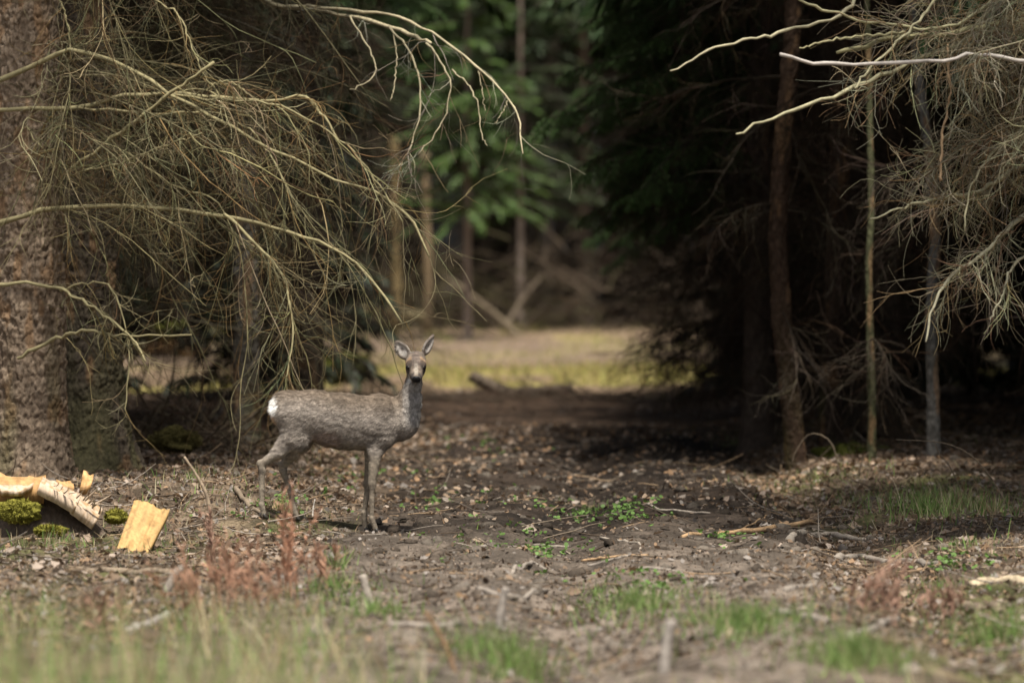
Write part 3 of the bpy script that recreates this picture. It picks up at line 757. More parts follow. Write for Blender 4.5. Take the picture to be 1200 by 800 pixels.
pr += twig_set(mr_[[2, 2, 5, 6]][:, :20], rr, 26, 0.42, 4, 0.2, PALE, r=0.0024, grav=0.18, t0=0.02)
pr += twig_set(G, rr, 40, 0.42, 5, 0.22, PALE * 0.9, r=0.0026, grav=0.16)
V, F, C = join(pr); o = obj('twigs', mesh_of('twigs', V - np.array(posR), F, M_twig, C), treeR); o['kind'] = 'stuff'
V, F, C = join(crown_parts(rr, 17, 4.8, 2.4, 120, 26, np.array([0.035, 0.065, 0.02])))
o = obj('crown', mesh_of('crown', V, F, M_needle, C), treeR); o['kind'] = 'stuff'

# ---- slim trunks at the right forest edge
def lean_fn(pts, d, base):
    """trunk axis through photo pixels (x, y) at distance d"""
    w = np.array([px(a, b, d) for a, b in pts]); w = w[np.argsort(w[:, 2])]
    zz = w[:, 2] - base[2]; xx = w[:, 0] - base[0]
    return lambda z: (np.interp(z, zz, xx) + np.maximum(z - zz[-1], 0) * 0.02, 0 * z)

def slim_tree(label, pxx, d, r, H, pts, cola, colb, seed, nbr, twigcol, flare=1.3, crown=True, cat='tree', fine=True):
    rng = np.random.default_rng(seed); base = gpos(pxx, d)
    t = thing('spruce_tree' if crown else 'sapling', label, cat, base)
    obj('trunk', trunk_mesh(r, H, lean=lean_fn(pts, d, base), seed=seed, fine=fine, cola=cola, colb=colb, flare=flare), t)
    lf = lean_fn(pts, d, base)
    if nbr:
        z = rng.uniform(0.7, 4.0, nbr); az = rng.random(nbr) * 6.28
        P = droop(np.stack([lf(z)[0], 0 * z, z], -1), np.stack([np.cos(az), np.sin(az), rng.uniform(-0.1, 0.3, nbr)], -1), rng.uniform(0.5, 1.6, nbr), 16, 0.05, 0.04, rng, 0.03)
        for i in range(min(nbr, 14)):
            R = np.linspace(0.007, 0.002, 16)
            V, Q = tubes(P[i:i + 1], R[None], 4)
            obj('branch', mesh_of('branch', V, [Q], M_twig, twigcol * rng.uniform(0.7, 1.2, (len(V), 1))), t)
        V, F, C = join(twig_set(P, rng, 26, 0.5, 4, 0.25, twigcol, r=0.0022))
        o = obj('twigs', mesh_of('twigs', V, F, M_twig, C), t); o['kind'] = 'stuff'
    if crown:
        V, F, C = join(crown_parts(rng, H, 4.8, 2.0, 100, 30, np.array([0.035, 0.065, 0.02])))
        o = obj('crown', mesh_of('crown', V, F, M_needle, C), t); o['kind'] = 'stuff'
    return t

slim_tree('slim reddish brown spruce trunk with white resin streaks right of the track', 933, 39.3, 0.058, 15,
          [(933, 548), (927, 470), (916, 380), (911, 280), (917, 170), (927, 60), (932, -40)], (0.058, 0.036, 0.024), (0.105, 0.067, 0.045), 41, 16, BROWNSHADETW, flare=1.12)
slim_tree('thin dark trunk just right of the reddish resin streaked trunk', 972, 41.5, 0.07, 14,
          [(972, 530), (976, 420), (980, 330), (984, 200), (990, 0)], (0.045, 0.03, 0.022), (0.08, 0.056, 0.042), 42, 14, BROWNSHADETW)
slim_tree('very thin mossy green sapling stem between the two darker right trunks', 1021, 38.4, 0.024, 6.5,
          [(1021, 552), (1022, 470), (1019, 380), (1018, 310), (1021, 250), (1019, 120), (1016, 0)], (0.058, 0.06, 0.03), (0.115, 0.115, 0.06), 43, 5, BROWNSHADETW, crown=False)
slim_tree('straight bluish grey slender trunk nearest the right edge', 1094, 38.2, 0.036, 9,
          [(1094, 555), (1093, 470), (1091, 380), (1096, 280), (1088, 170), (1076, 90), (1066, -20)], (0.09, 0.085, 0.077), (0.17, 0.162, 0.148), 44, 6, BROWNSHADETW, crown=True)

# ---- trunks left of the track
slim_tree('pale grey trunk seen through the hanging twigs left of the deer', 287, 43.5, 0.085, 14,
          [(288, 470), (289, 380), (288, 280), (285, 0)], (0.07, 0.062, 0.054), (0.13, 0.118, 0.105), 51, 22, BROWNSHADETW)
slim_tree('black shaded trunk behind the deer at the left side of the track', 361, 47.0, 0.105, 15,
          [(361, 455), (361, 340), (360, 0)], (0.05, 0.038, 0.028), (0.09, 0.07, 0.055), 52, 26, BROWNSHADETW * 0.8)

# ---- live spruce right of the track with green boughs
rs = np.random.default_rng(61)
boughs = [needle_spray(rs, 1.5, np.array([0.075, 0.14, 0.04])), needle_spray(rs, 1.2, np.array([0.065, 0.125, 0.035])), needle_spray(rs, 1.0, np.array([0.07, 0.12, 0.04]))]
def green_spruce(label, pxx, d, H, zs, azr, nbo, seed):
    rng = np.random.default_rng(seed); base = gpos(pxx, d)
    t = thing('spruce_tree', label, 'tree', base)
    obj('trunk', trunk_mesh(0.11, H, seed=seed, cola=(0.07, 0.05, 0.04), colb=(0.13, 0.10, 0.08)), t)
    for i in range(nbo):
        o = obj('bough', boughs[i % 3], t)
        o.location = (0, 0, rng.uniform(*zs)); o.rotation_euler = (rng.normal(0, 0.2), rng.uniform(-0.15, 0.3), rng.uniform(*azr)); s = rng.uniform(0.75, 1.3); o.scale = (s, s, s)
    nb = 26; z = rng.uniform(0.6, 2.8, nb); az = rng.uniform(0, 6.28, nb)
    P = droop(np.stack([0 * z, 0 * z, z], -1), np.stack([np.cos(az), np.sin(az), rng.uniform(-0.1, 0.3, nb)], -1), rng.uniform(0.6, 1.6, nb), 14, 0.04, 0.04, rng, 0.03)
    V0, Q0 = tubes(P, np.linspace(0.009, 0.0025, 14)[None] * np.ones((nb, 1)), 4)
    V, F, C = join([(V0, [Q0], BROWNSHADETW)] + twig_set(P, rng, 26, 0.5, 4, 0.25, BROWNSHADETW))
    o = obj('dead_branches', mesh_of('dead_branches', V, F, M_twig, C), t); o['kind'] = 'stuff'
    V, F, C = join(crown_parts(rng, H, 4.0, 2.3, 140, 90, np.array([0.035, 0.058, 0.016]), 0.17))
    o = obj('crown', mesh_of('crown', V, F, M_needle, C), t); o['kind'] = 'stuff'
    return t
green_spruce('spruce right of the track whose low green boughs reach over it', 888, 43.5, 16, (2.0, 3.7), (2.3, 4.3), 72, 71)
green_spruce('shaded spruce farther back whose green boughs close the top of the gap', 900, 52, 17, (3.0, 5.2), (1.8, 4.4), 40, 72)
green_spruce('spruce left of the track with few green sprays high above the gap', 360, 51, 17, (3.2, 5.4), (-1.6, 1.2), 24, 73)

green_spruce('spruce beyond the first right trees, its low dark boughs narrowing the gap', 858, 58, 9, (1.7, 4.6), (1.7, 4.5), 60, 74)

# ---- deep forest on both sides
proto = [make_forest_spruce('spruce_tree', 81, 0.13, 17, 34, 0.7, 4.6, 1.7, 3.6, 2.4, BROWNSHADETW, 'x'),
         make_forest_spruce('spruce_tree', 82, 0.10, 15, 38, 0.6, 4.4, 1.5, 3.4, 2.2, BROWNSHADETW * 0.85, 'x'),
         make_forest_spruce('spruce_tree', 83, 0.15, 19, 30, 0.8, 5.0, 1.9, 4.0, 2.7, BROWNSHADETW * np.array([0.9, 1.0, 0.9]), 'x')]
rf = np.random.default_rng(91)
def stand(spots, label, group):
    for (x, y) in spots:
        k = rf.integers(0, 3); p = proto[k]
        if not p.get('used'):
            p['used'] = 1; p.location = at_ground(x, y); p['label'] = label; p['group'] = group; p.rotation_euler = (0, 0, rf.random() * 6.28)
        else:
            r = dup(p, at_ground(x, y), rf.random() * 6.28, label, group, rf.uniform(0.9, 1.12))
            if 'used' in r: del r['used']
def fill(x0f, x1f, y0, y1, step, jit=0.6):
    out = []; y = y0
    while y < y1:
        x = x0f(y)
        while x < x1f(y):
            out.append((x + rf.uniform(-jit, jit), y + rf.uniform(-jit, jit))); x += step
        y += step
    return out
right = fill(lambda y: 2.4 + 0.055 * max(0, y - 44) + (3.0 if y < 42 else 0) + (0.3 if y > 53 else 0) + (1.6 if y > 60 else 0), lambda y: 13.5, 37.5, 80, 2.6) + [(5.0, 31.5), (6.6, 30.0), (5.4, 34.5), (8.0, 33.0), (8.5, 36.0), (4.5, 33.3), (5.2, 36.2)]  # loose spots nearest the camera: spruces added out of view to cast shade
left = fill(lambda y: -14, lambda y: -2.9 - 0.05 * max(0, y - 44) - (1.2 if y < 42 else 0) - (0.5 if y > 53 else 0) - (2.4 if y > 60 else 0), 37.5, 80, 2.6) + [(-5.2, 35.0), (-7.0, 33.5), (-8.5, 36.0)]  # extra spots: unseen spruces added to shade the left side
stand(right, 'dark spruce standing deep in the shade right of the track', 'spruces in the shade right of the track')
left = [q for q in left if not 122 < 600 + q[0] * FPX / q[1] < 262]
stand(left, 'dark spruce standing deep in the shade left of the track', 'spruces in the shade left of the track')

# bushy young spruces closing the view under the tall ones
sk = make_forest_spruce('young_spruce', 84, 0.05, 5.5, 0, 0, 1, 1, 0.15, 1.1, BROWNSHADETW, 'bushy dark young spruce growing under the tall trees beside the track', green=(0.022, 0.032, 0.014), ncrown=150, cns=40, csz=0.22)
sk['group'] = 'bushy young spruces under the tall trees'
for i, (a_, d_) in enumerate([(925, 58), (985, 62), (1060, 58), (1140, 61), (1215, 58), (945, 64), (1100, 66), (1290, 62), (318, 57), (300, 62), (345, 70), (86, 61), (40, 58), (-40, 62), (322, 66), (60, 68)]):
    if i == 0: sk.location = gpos(a_, d_)
    else: dup(sk, gpos(a_, d_), rf.random() * 6.28, None, 'bushy young spruces under the tall trees', rf.uniform(0.75, 1.2))

# ---- the wood beyond the clearing
bk = [make_forest_spruce('spruce_tree', 85, 0.15, 17, 26, 0.5, 4.0, 1.6, 2.4, 2.6, BROWNSHADETW * 0.5, 'green spruce in the blurred wood beyond the clearing', green=(0.024, 0.035, 0.010), cns=110, csz=0.12, nsec=18, nter=3, cola=(0.05, 0.037, 0.026), colb=(0.09, 0.066, 0.045), ncrown=180),  # bark, twigs and needles darkened, painting in the wood's shade
      make_forest_spruce('spruce_tree', 86, 0.13, 15, 40, 0.4, 6.0, 1.9, 5.5, 2.3, BROWNSHADETW * 0.5, 'brown bare stemmed spruce in the blurred wood beyond the clearing', nsec=24, nter=3, cola=(0.05, 0.037, 0.026), colb=(0.09, 0.066, 0.045))]  # bark and dead twigs darkened to stand for shade too
for q, p in enumerate(bk):
    grp = ['green spruces beyond the clearing', 'bare stemmed spruces beyond the clearing'][q]; p['group'] = grp
    first = True
    for row, y in enumerate(np.arange(110, 150, 4.5)):
        for x in np.arange(-11 + (row % 2) * 2, 12, 4.2 if q == 0 else 3.4):
            xx, yy = x + rf.uniform(-1, 1) + q * 1.6, y + rf.uniform(-1, 1)
            if q == 0 and row < 2 and -1.0 < xx < 4.5: continue
            if first: p.location = at_ground(xx, yy); first = False
            else: dup(p, at_ground(xx, yy), rf.random() * 6.28, None, grp, rf.uniform(0.85, 1.2))

# bright young spruces at the far side of the clearing
def young(label, pxx, d, H, z0, r, col, seed):
    rng = np.random.default_rng(seed); t = thing('young_spruce', label, 'tree', gpos(pxx, d))
    obj('trunk', trunk_mesh(0.07, H, seed=seed), t)
    V, F, C = join(crown_parts(rng, H, z0, r, 220, 160, np.array(col), 0.12))
    o = obj('crown', mesh_of('crown', V, F, M_needle, C), t); o['kind'] = 'stuff'
young('bright green young spruce at the left of the far gap', 548, 100, 9.5, 2.2, 1.5, (0.055, 0.100, 0.018), 301)
young('darker green spruce beside the bright young one in the far gap', 610, 108, 12, 2.4, 1.9, (0.026, 0.042, 0.011), 302)
young('grey green spruce at the right of the far gap', 690, 112, 12, 2.6, 1.8, (0.022, 0.032, 0.011), 303)

def log(label, pts, dd, r0, r1, col, name='log', cat='log', parent=None, k=10, n=22, mat=None, jit=0.006, ground_pts=False):
    rng = np.random.default_rng(abs(hash(str(pts))) % 2 ** 31 if False else int(sum(a * 7 + b for a, b in pts)) % 99991)
    if ground_pts:
        w = np.array([ground_at(a, b, r0 * 0.15) for a, b in pts])
    else:
        w = np.array([px(a, b, d) for (a, b), d in zip(pts, dd)])
    P = catmull(w, n); P[1:-1] += rng.normal(0, jit, P[1:-1].shape) * 0.7
    if ground_pts: P[:, 2] = np.maximum(P[:, 2], gz(P[:, 0], P[:, 1]) + r0 * 0.1)
    R = np.linspace(r0, r1, n) * rng.uniform(0.88, 1.12, n)
    c0 = P[0].copy()
    P2 = np.vstack([P[:1], P, P[-1:]]); R2 = np.concatenate([[0], R, [0]])
    P2[0] += (P[0] - P[1]) * 0.01; P2[-1] += (P[-1] - P[-2]) * 0.01
    V, Q = tubes(P2[None], R2[None], k)
    nn = noise3(V * 45, 5)[:, None]
    C = np.asarray(col) * (0.65 + 0.7 * nn)
    if mat is None: mat = M_stick
    o = obj(name, mesh_of(name, V - c0, [Q], mat, C), parent); o.location = c0
    if parent is None: tag(o, label, cat)
    return o

log('pale bare trunk standing at the left of the far clearing', [(500, 388), (502, 320), (500, 250), (498, 180)], [104] * 4, 0.08, 0.065, (0.20, 0.145, 0.085), 'tree_trunk', 'trunk')
log('yellowish brown thin trunk left of the pale bare far trunk', [(466, 385), (465, 320), (463, 240), (462, 160)], [103] * 4, 0.10, 0.08, (0.17, 0.125, 0.06), 'tree_trunk', 'trunk')
log('grey brown dead trunk leaning right at the far edge of the clearing', [(612, 398), (585, 372), (555, 348), (520, 322)], [103, 104, 105, 106], 0.06, 0.035, (0.13, 0.10, 0.065), 'leaning_log', 'log')
log('thin dead trunk crossing behind the leaning one, rising to the right', [(592, 385), (606, 360), (622, 338), (636, 322)], [104, 105, 106, 107], 0.05, 0.03, (0.105, 0.08, 0.055), 'leaning_log', 'log')
log('dead brown trunk lying low at the far clearing edge, far left of the leaning pair', [(400, 372), (440, 362), (500, 372)], [104] * 3, 0.10, 0.08, (0.22, 0.18, 0.10), 'fallen_log', 'log')

# ------------------------------------------------------------------ roe deer
def surface_nets(g, org, h):
    s = g < 0
    nx, ny, nz = g.shape
    c = [s[i:nx - 1 + i, j:ny - 1 + j, k:nz - 1 + k] for i in (0, 1) for j in (0, 1) for k in (0, 1)]
    allin = np.logical_and.reduce(c); anyin = np.logical_or.reduce(c)
    act = np.argwhere(anyin & ~allin)
    idx = -np.ones((nx - 1, ny - 1, nz - 1), int); idx[act[:, 0], act[:, 1], act[:, 2]] = np.arange(len(act))
    acc = np.zeros((len(act), 3)); cnt = np.zeros(len(act))
    cor = np.array([(i, j, k) for i in (0, 1) for j in (0, 1) for k in (0, 1)])
    for a in range(8):
        for b in range(a + 1, 8):
            if np.abs(cor[a] - cor[b]).sum() != 1: continue
            va = g[tuple((act + cor[a]).T)]; vb = g[tuple((act + cor[b]).T)]
            m = (va < 0) != (vb < 0); t = np.where(m, va / (va - vb + 1e-12), 0)
            acc += np.where(m[:, None], cor[a] + (cor[b] - cor[a]) * t[:, None], 0); cnt += m
    V = (act + acc / cnt[:, None]) * h + org
    Q = []
    for ax in range(3):
        o = [a for a in range(3) if a != ax]
        sl0 = [slice(None)] * 3; sl1 = [slice(None)] * 3; sl0[ax] = slice(0, -1); sl1[ax] = slice(1, None)
        ch = np.argwhere(s[tuple(sl0)] != s[tuple(sl1)])
        ch = ch[(ch[:, o[0]] > 0) & (ch[:, o[1]] > 0) & (ch[:, o[0]] < g.shape[o[0]] - 1) & (ch[:, o[1]] < g.shape[o[1]] - 1)]
        ins = s[tuple(ch.T)]
        def cell(da, db):
            q = ch.copy(); q[:, o[0]] -= da; q[:, o[1]] -= db
            return idx[tuple(q.T)]
        q = np.stack([cell(1, 1), cell(0, 1), cell(0, 0), cell(1, 0)], -1)
        flip = ins if ax != 1 else ~ins
        q[~flip] = q[~flip][:, ::-1]; Q.append(q)
    return V, np.concatenate(Q)

DX, DY = (400 - 600) * 30 / FPX, 30.0
deer = thing('roe_deer', 'grey brown roe deer standing side on at the track edge, head turned to the camera', 'deer', (DX, DY, 0))
D = lambda a, b, y=0.0: np.array([(a - 400) / 220, y, (620 - b) / 220])
def foot(a, y): return np.array([(a - 400) / 220, y, float(gz(DX + (a - 400) / 220, DY + y)) + 0.005])
ff = [foot(441, -0.055), foot(427.5, 0.07)]; hf = [foot(310, -0.06), foot(347, 0.06)]
prims = []          # (a, b, ra, rb, y-squash, blend)
def rc(a, b, ra, rb, sq=1.0, k=0.02): prims.append((np.array(a), np.array(b), ra, rb, sq, k))
# trunk
rc(D(340, 480), D(366, 486), 0.108, 0.130, 0.86, 0.03); rc(D(366, 486), D(402, 492), 0.127, 0.138, 0.82, 0.03)
rc(D(402, 492), D(440, 495), 0.138, 0.135, 0.79, 0.03); rc(D(440, 495), D(466, 497), 0.138, 0.092, 0.74, 0.03)
rc(D(330, 470), D(326, 482), 0.042, 0.034, 0.9, 0.03)
rc(D(444, 472), D(462, 476), 0.045, 0.05, 0.8, 0.03)
rc(D(450, 480, -0.055), D(453, 512, -0.06), 0.062, 0.045, 0.8, 0.035); rc(D(482, 466, -0.01), D(477, 493), 0.052, 0.070, 0.82, 0.035)
rc(D(342, 485, -0.05), D(346, 508, -0.06), 0.08, 0.055, 0.8, 0.03)
# neck
rc(D(385, 504), D(428, 507), 0.088, 0.085, 0.85, 0.04)
rc(D(466, 490), D(479, 470, -0.01), 0.084, 0.058, 0.85, 0.03); rc(D(479, 470, -0.01), D(484.5, 450, -0.03), 0.056, 0.042, 0.95, 0.025)
rc(D(484.5, 450, -0.03), D(487, 431, -0.02), 0.042, 0.042, 1.0, 0.02)
# head
Hc = D(487.3, 425, -0.03); fw = np.array([0.03, -0.86, -0.51]); fw /= np.linalg.norm(fw)
rg_ = np.array([1.0, 0.03, 0.0]); rg_ -= fw * rg_.dot(fw); rg_ /= np.linalg.norm(rg_); up = np.cross(rg_, fw); up = up if up[2] > 0 else -up
HP = lambda f, r, u: Hc + fw * f + rg_ * r + up * u
rc(HP(-0.02, 0, 0), HP(0.03, 0, 0.002), 0.055, 0.054, 1.0, 0.02)
rc(HP(0.03, 0, -0.003), HP(0.10, 0, -0.012), 0.047, 0.030, 1.0, 0.015); rc(HP(0.10, 0, -0.012), HP(0.135, 0, -0.016), 0.0285, 0.025, 1.0, 0.01)
rc(HP(0.02, 0.02, -0.03), HP(0.11, 0.008, -0.03), 0.03, 0.02, 1.0, 0.015); rc(HP(0.02, -0.02, -0.03), HP(0.11, -0.008, -0.03), 0.03, 0.02, 1.0, 0.015)
for sgn in (-1, 1): rc(HP(0.035, sgn * 0.038, 0.018), HP(0.05, sgn * 0.037, 0.014), 0.016, 0.014, 1.0, 0.012)
# front legs
for (sh, el, kn, ft, hoof_, y) in [((452, 503), (440, 531), (436, 566), (436, 607), ff[0], -0.055), ((450, 503), (436, 531), (430.5, 567), (426.5, 601), ff[1], 0.06)]:
    rc(D(*sh, y * 0.8), D(*el, y), 0.072, 0.040, 0.6, 0.03); rc(D(*el, y), D(*kn, y), 0.037, 0.0205, 0.9, 0.02)
    rc(D(*kn, y), D(kn[0], kn[1] + 5, y), 0.0215, 0.017, 1, 0.01); rc(D(kn[0], kn[1] + 5, y), D(*ft, y), 0.0155, 0.0125, 1, 0.01)
    rc(D(*ft, y), hoof_ + [0, 0, 0.02], 0.0155, 0.0135, 1, 0.008)
# hind legs
for (hp, st, hk, pa, hoof_, y) in [((345, 488), (350, 514), (307, 543), (307, 590), hf[0], -0.06), ((345, 490), (352, 516), (331, 546), (340, 578), hf[1], 0.06)]:
    mid = ((st[0] * 0.45 + hk[0] * 0.55), (st[1] * 0.45 + hk[1] * 0.55) + 0)
    rc(D(*hp, y * 0.8), D(*st, y), 0.098, 0.066, 0.55, 0.03); rc(D(st[0] - 9, st[1] - 2, y), D(*mid, y), 0.056, 0.033, 0.7, 0.025); rc(D(*mid, y), D(*hk, y), 0.033, 0.020, 0.85, 0.015)
    rc(D(hk[0] - 2, hk[1] - 1, y), D(hk[0] + 1, hk[1] + 8, y), 0.0195, 0.0185, 1, 0.01); rc(D(hk[0] + 0.5, hk[1] + 6, y), D(*pa, y), 0.0175, 0.0135, 1, 0.01)
    rc(D(*pa, y), hoof_ + [0, 0, 0.02], 0.0155, 0.014, 1, 0.008)
h = 0.0045; org = np.array([-0.50, -0.24, -0.03]); top = np.array([0.60, 0.20, 1.08])
dims = np.ceil((top - org) / h).astype(int)
ax = [org[i] + h * np.arange(dims[i]) for i in range(3)]
G3 = np.full(dims, 0.2)
def smin(a, b, k):
    q = np.clip(0.5 + 0.5 * (b - a) / k, 0, 1)
    return b * (1 - q) + a * q - k * q * (1 - q)
def sub(lo, hi):
    i0 = np.maximum(((lo - org) / h).astype(int), 0); i1 = np.minimum(((hi - org) / h).astype(int) + 2, dims)
    sl = tuple(slice(i0[i], i1[i]) for i in range(3))
    return sl, np.meshgrid(*[ax[i][sl[i]] for i in range(3)], indexing='ij')
for a, b, ra, rb, sq, k in prims:
    m = max(ra, rb) + 0.07
    sl, (x, y, z) = sub(np.minimum(a, b) - m, np.maximum(a, b) + m)
    cy = (a[1] + b[1]) / 2; ys = cy + (y - cy) / sq
    ab = b - a; l2 = ab.dot(ab) + 1e-9
    t = np.clip(((x - a[0]) * ab[0] + (ys - a[1]) * ab[1] + (z - a[2]) * ab[2]) / l2, 0, 1)
    d = np.sqrt((x - a[0] - t * ab[0]) ** 2 + (ys - a[1] - t * ab[1]) ** 2 + (z - a[2] - t * ab[2]) ** 2) - (ra + (rb - ra) * t)
    G3[sl] = smin(G3[sl], d, k)
EARS = []
for base, tip, wid, nrm in [((478, 420), (464.5, 398.5), 0.035, (-0.25, -1, 0.1)), ((496.5, 416), (508, 391.5), 0.027, (0.75, -0.75, 0.15))]:
    B, T = D(*base, -0.01), D(*tip, 0.0); e = T - B; Le = np.linalg.norm(e) / 2; e /= 2 * Le
    n = np.array(nrm, float); n -= e * n.dot(e); n /= np.linalg.norm(n); w = np.cross(e, n); c = (B + T) / 2
    EARS.append((c, e, n, w, Le, wid))
    sl, (x, y, z) = sub(c - 0.09, c + 0.09); q = np.stack([x, y, z], -1) - c
    qe, qn, qw = q @ e, q @ n, q @ w
    tp = 1 - 0.38 * np.clip(qe / Le, -1, 1) - 0.12 * np.clip(qe / Le, -1, 1) ** 2
    k0 = np.sqrt((qe / Le) ** 2 + (qw / (wid * tp)) ** 2 + (qn / 0.015) ** 2)
    k1 = np.sqrt((qe / Le ** 2) ** 2 + (qw / (wid * tp) ** 2) ** 2 + (qn / 0.015 ** 2) ** 2) + 1e-9
    d = k0 * (k0 - 1) / k1
    k2 = np.sqrt((qe / (Le * 0.84)) ** 2 + (qw / (wid * tp * 0.74)) ** 2 + ((qn - 0.015) / 0.015) ** 2)
    dc = (k2 - 1) * 0.012
    d = np.maximum(d, -dc)
    G3[sl] = smin(G3[sl], d, 0.008)
# muscle and winter coat unevenness
gx3, gy3, gz3 = np.meshgrid(*ax, indexing='ij')
sel = np.abs(G3) < 0.03
pp = np.stack([gx3[sel], gy3[sel], gz3[sel]], -1)
amp = np.where(pp[:, 2] > 0.36, 1.0, 0.3) * np.where((pp[:, 2] > 0.74), 0.25, 1.0)
G3[sel] += amp * (0.010 * (noise3(pp * np.array([14, 14, 18]), 3) - 0.5) + 0.006 * (noise3(pp * np.array([42, 42, 60]), 4) - 0.5))
DV, DQ = surface_nets(G3, org, h)
del gx3, gy3, gz3
def lin(p, q, d):  # helper: soft membership of a ball
    return ss(1.0, 0.55, np.linalg.norm((p - q) / d, axis=1))
def fur_color(p):
    n = len(p); x, z = p[:, 0], p[:, 2]
    c = np.tile(np.array([0.27, 0.232, 0.196]), (n, 1))
    def mix(m, col):
        nonlocal c
        m = np.clip(m, 0, 1)[:, None]; c = c * (1 - m) + np.array(col) * m
    backz = 0.70 + 0.05 * ss(0.1, -0.2, x)
    mix(ss(backz - 0.13, backz, z) * (x < 0.33) * 0.9, (0.165, 0.124, 0.088))
    mix(ss(0.30, 0.40, x) * ss(0.50, 0.6, z) * ss(0.88, 0.80, z), (0.265, 0.25, 0.235))
    mix(ss(0.42, 0.36, z) * ss(0.9, 0.5, z), (0.24, 0.20, 0.152))
    mix(ss(0.34, 0.22, z) * (x > 0) * 0.5, (0.17, 0.135, 0.10))
    mix(lin(p, D(384, 516, -0.10), np.array([0.11, 0.2, 0.07])) * 0.6, (0.26, 0.185, 0.155))
    mix(lin(p, D(322, 476, -0.03), np.array([0.036, 0.10, 0.066])) * 1.2, (0.86, 0.84, 0.80))
    mix(lin(p, D(322, 492, -0.03), np.array([0.03, 0.09, 0.045])) * 0.9, (0.45, 0.30, 0.18))
    mix(lin(p, D(306, 551, -0.06), np.array([0.03, 0.04, 0.03])) * 0.6, (0.07, 0.055, 0.045))
    # head
    hd = (z > 0.765) & (x > 0.33)
    q = p - Hc; f, r, u = q @ fw, q @ rg_, q @ up; r_ = np.abs(r)
    hm = hd * ss(-0.06, -0.03, f + 0.02 * (u > 0)) * ss(0.775, 0.80, z)
    mix(hm * 0.9, (0.155, 0.12, 0.09))
    mix(hm * ss(0.018, 0.028, r_) * ss(0.005, 0.02, f) * ss(0.065, 0.05, f) * ss(-0.012, 0.006, u) * 0.55, (0.33, 0.205, 0.115))
    mix(hm * ss(0.026, 0.018, np.hypot(r_ - 0.0405, f - 0.06)) * 0.8, (0.05, 0.04, 0.035))
    mix(hm * ss(0.02, 0.034, u) * ss(0.03, 0.012, r_), (0.11, 0.085, 0.07))
    mix(hm * ss(0.015, 0.006, r_) * ss(0.05, 0.09, f) * ss(0.135, 0.12, f) * 0.8, (0.32, 0.28, 0.23))
    mix(hm * ss(0.108, 0.125, f) * ss(-0.035, -0.02, u) * ss(0.006, 0.016, r_), (0.06, 0.05, 0.045))
    mix(hm * ss(-0.024, -0.034, u) * ss(0.05, 0.09, f), (0.62, 0.60, 0.56))
    mix(hm * ss(-0.015, -0.03, u) * ss(0.07, 0.03, f) * ss(0.03, 0.04, r_), (0.26, 0.19, 0.13))
    for (ce, e, nn, w, Le, wid) in EARS:
        q = p - ce; qe, qn, qw = q @ e / Le, q @ nn, q @ w / wid
        ins = (np.abs(qe) < 1.25) & (np.abs(qw) < 1.4) & (np.abs(qn) < 0.03) & (z > 0.9)
        mix(ins * 1.0, (0.13, 0.105, 0.085))
        inner = ins * ss(-0.004, 0.002, qn + 0.003) * ss(0.75, 0.5, np.hypot(qe * 0.9, qw * 1.0))
        mix(inner * 0.9, (0.36, 0.33, 0.30)); mix(inner * ss(0.3, 0.1, np.hypot(qe * 1.2, qw)), (0.17, 0.14, 0.125))
        mix(ins * ss(0.75, 1.0, np.abs(qw)) * ss(0.9, 0.5, np.abs(qe)) * (qw * ce[0] > -9) * 0.35, (0.40, 0.37, 0.33))
    fl = noise3(p * np.array([60, 60, 110]), 8); fl2 = noise3(p * np.array([24, 24, 34]), 9)
    return c * (0.6 + 0.8 * fl)[:, None] * (0.78 + 0.44 * fl2)[:, None]
body = obj('body', mesh_of('body', DV, [DQ], M_fur, fur_color(DV)), deer)
# hair
rh = np.random.default_rng(77)
tr_ = np.concatenate([DQ[:, [0, 1, 2]], DQ[:, [0, 2, 3]]])
A, B, C_ = DV[tr_[:, 0]], DV[tr_[:, 1]], DV[tr_[:, 2]]
N_ = np.cross(B - A, C_ - A); ar = np.linalg.norm(N_, axis=1); N_ /= ar[:, None] + 1e-12
nh = 60000
pick = rh.choice(len(tr_), nh, p=ar / ar.sum()); u_, v_ = rh.random(nh), rh.random(nh); fl = u_ + v_ > 1; u_[fl] = 1 - u_[fl]; v_[fl] = 1 - v_[fl]
hp = A[pick] + (B[pick] - A[pick]) * u_[:, None] + (C_[pick] - A[pick]) * v_[:, None]; hn = N_[pick]
if np.mean(np.einsum('ij,ij->i', DV - DV.mean(0), np.zeros_like(DV) + 0)) > 1: pass
flow = np.tile(np.array([-0.9, 0.0, -0.35]), (nh, 1)); leg = hp[:, 2] < 0.42; flow[leg] = (-0.15, 0, -1)
nk = (hp[:, 0] > 0.30) & (hp[:, 2] > 0.55); flow[nk] = (-0.25, -0.05, -1)
head = (hp[:, 2] > 0.80) & (hp[:, 0] > 0.3); flow[head] = -fw + np.array([0, 0, 0.0])
flow += rh.normal(0, 0.28, (nh, 3)); flow -= hn * np.einsum('ij,ij->i', flow, hn)[:, None]; flow /= np.linalg.norm(flow, axis=1, keepdims=True) + 1e-9
lenh = np.where(leg, 0.009, 0.019); lenh = np.where(nk, 0.016, lenh); lenh = np.where(head, 0.0055, lenh)
rump = np.linalg.norm((hp - D(322, 476, -0.03)) / np.array([0.06, 0.14, 0.1]), axis=1) < 1; lenh = np.where(rump, 0.026, lenh)
lenh = lenh * rh.uniform(0.6, 1.3, nh)
hd = flow + hn * rh.uniform(0.12, 0.42, (nh, 1)); hd /= np.linalg.norm(hd, axis=1, keepdims=True)
hw = np.cross(hd, hn); hw /= np.linalg.norm(hw, axis=1, keepdims=True) + 1e-9
wd = np.where(leg | head, 0.0012, 0.0019)[:, None]
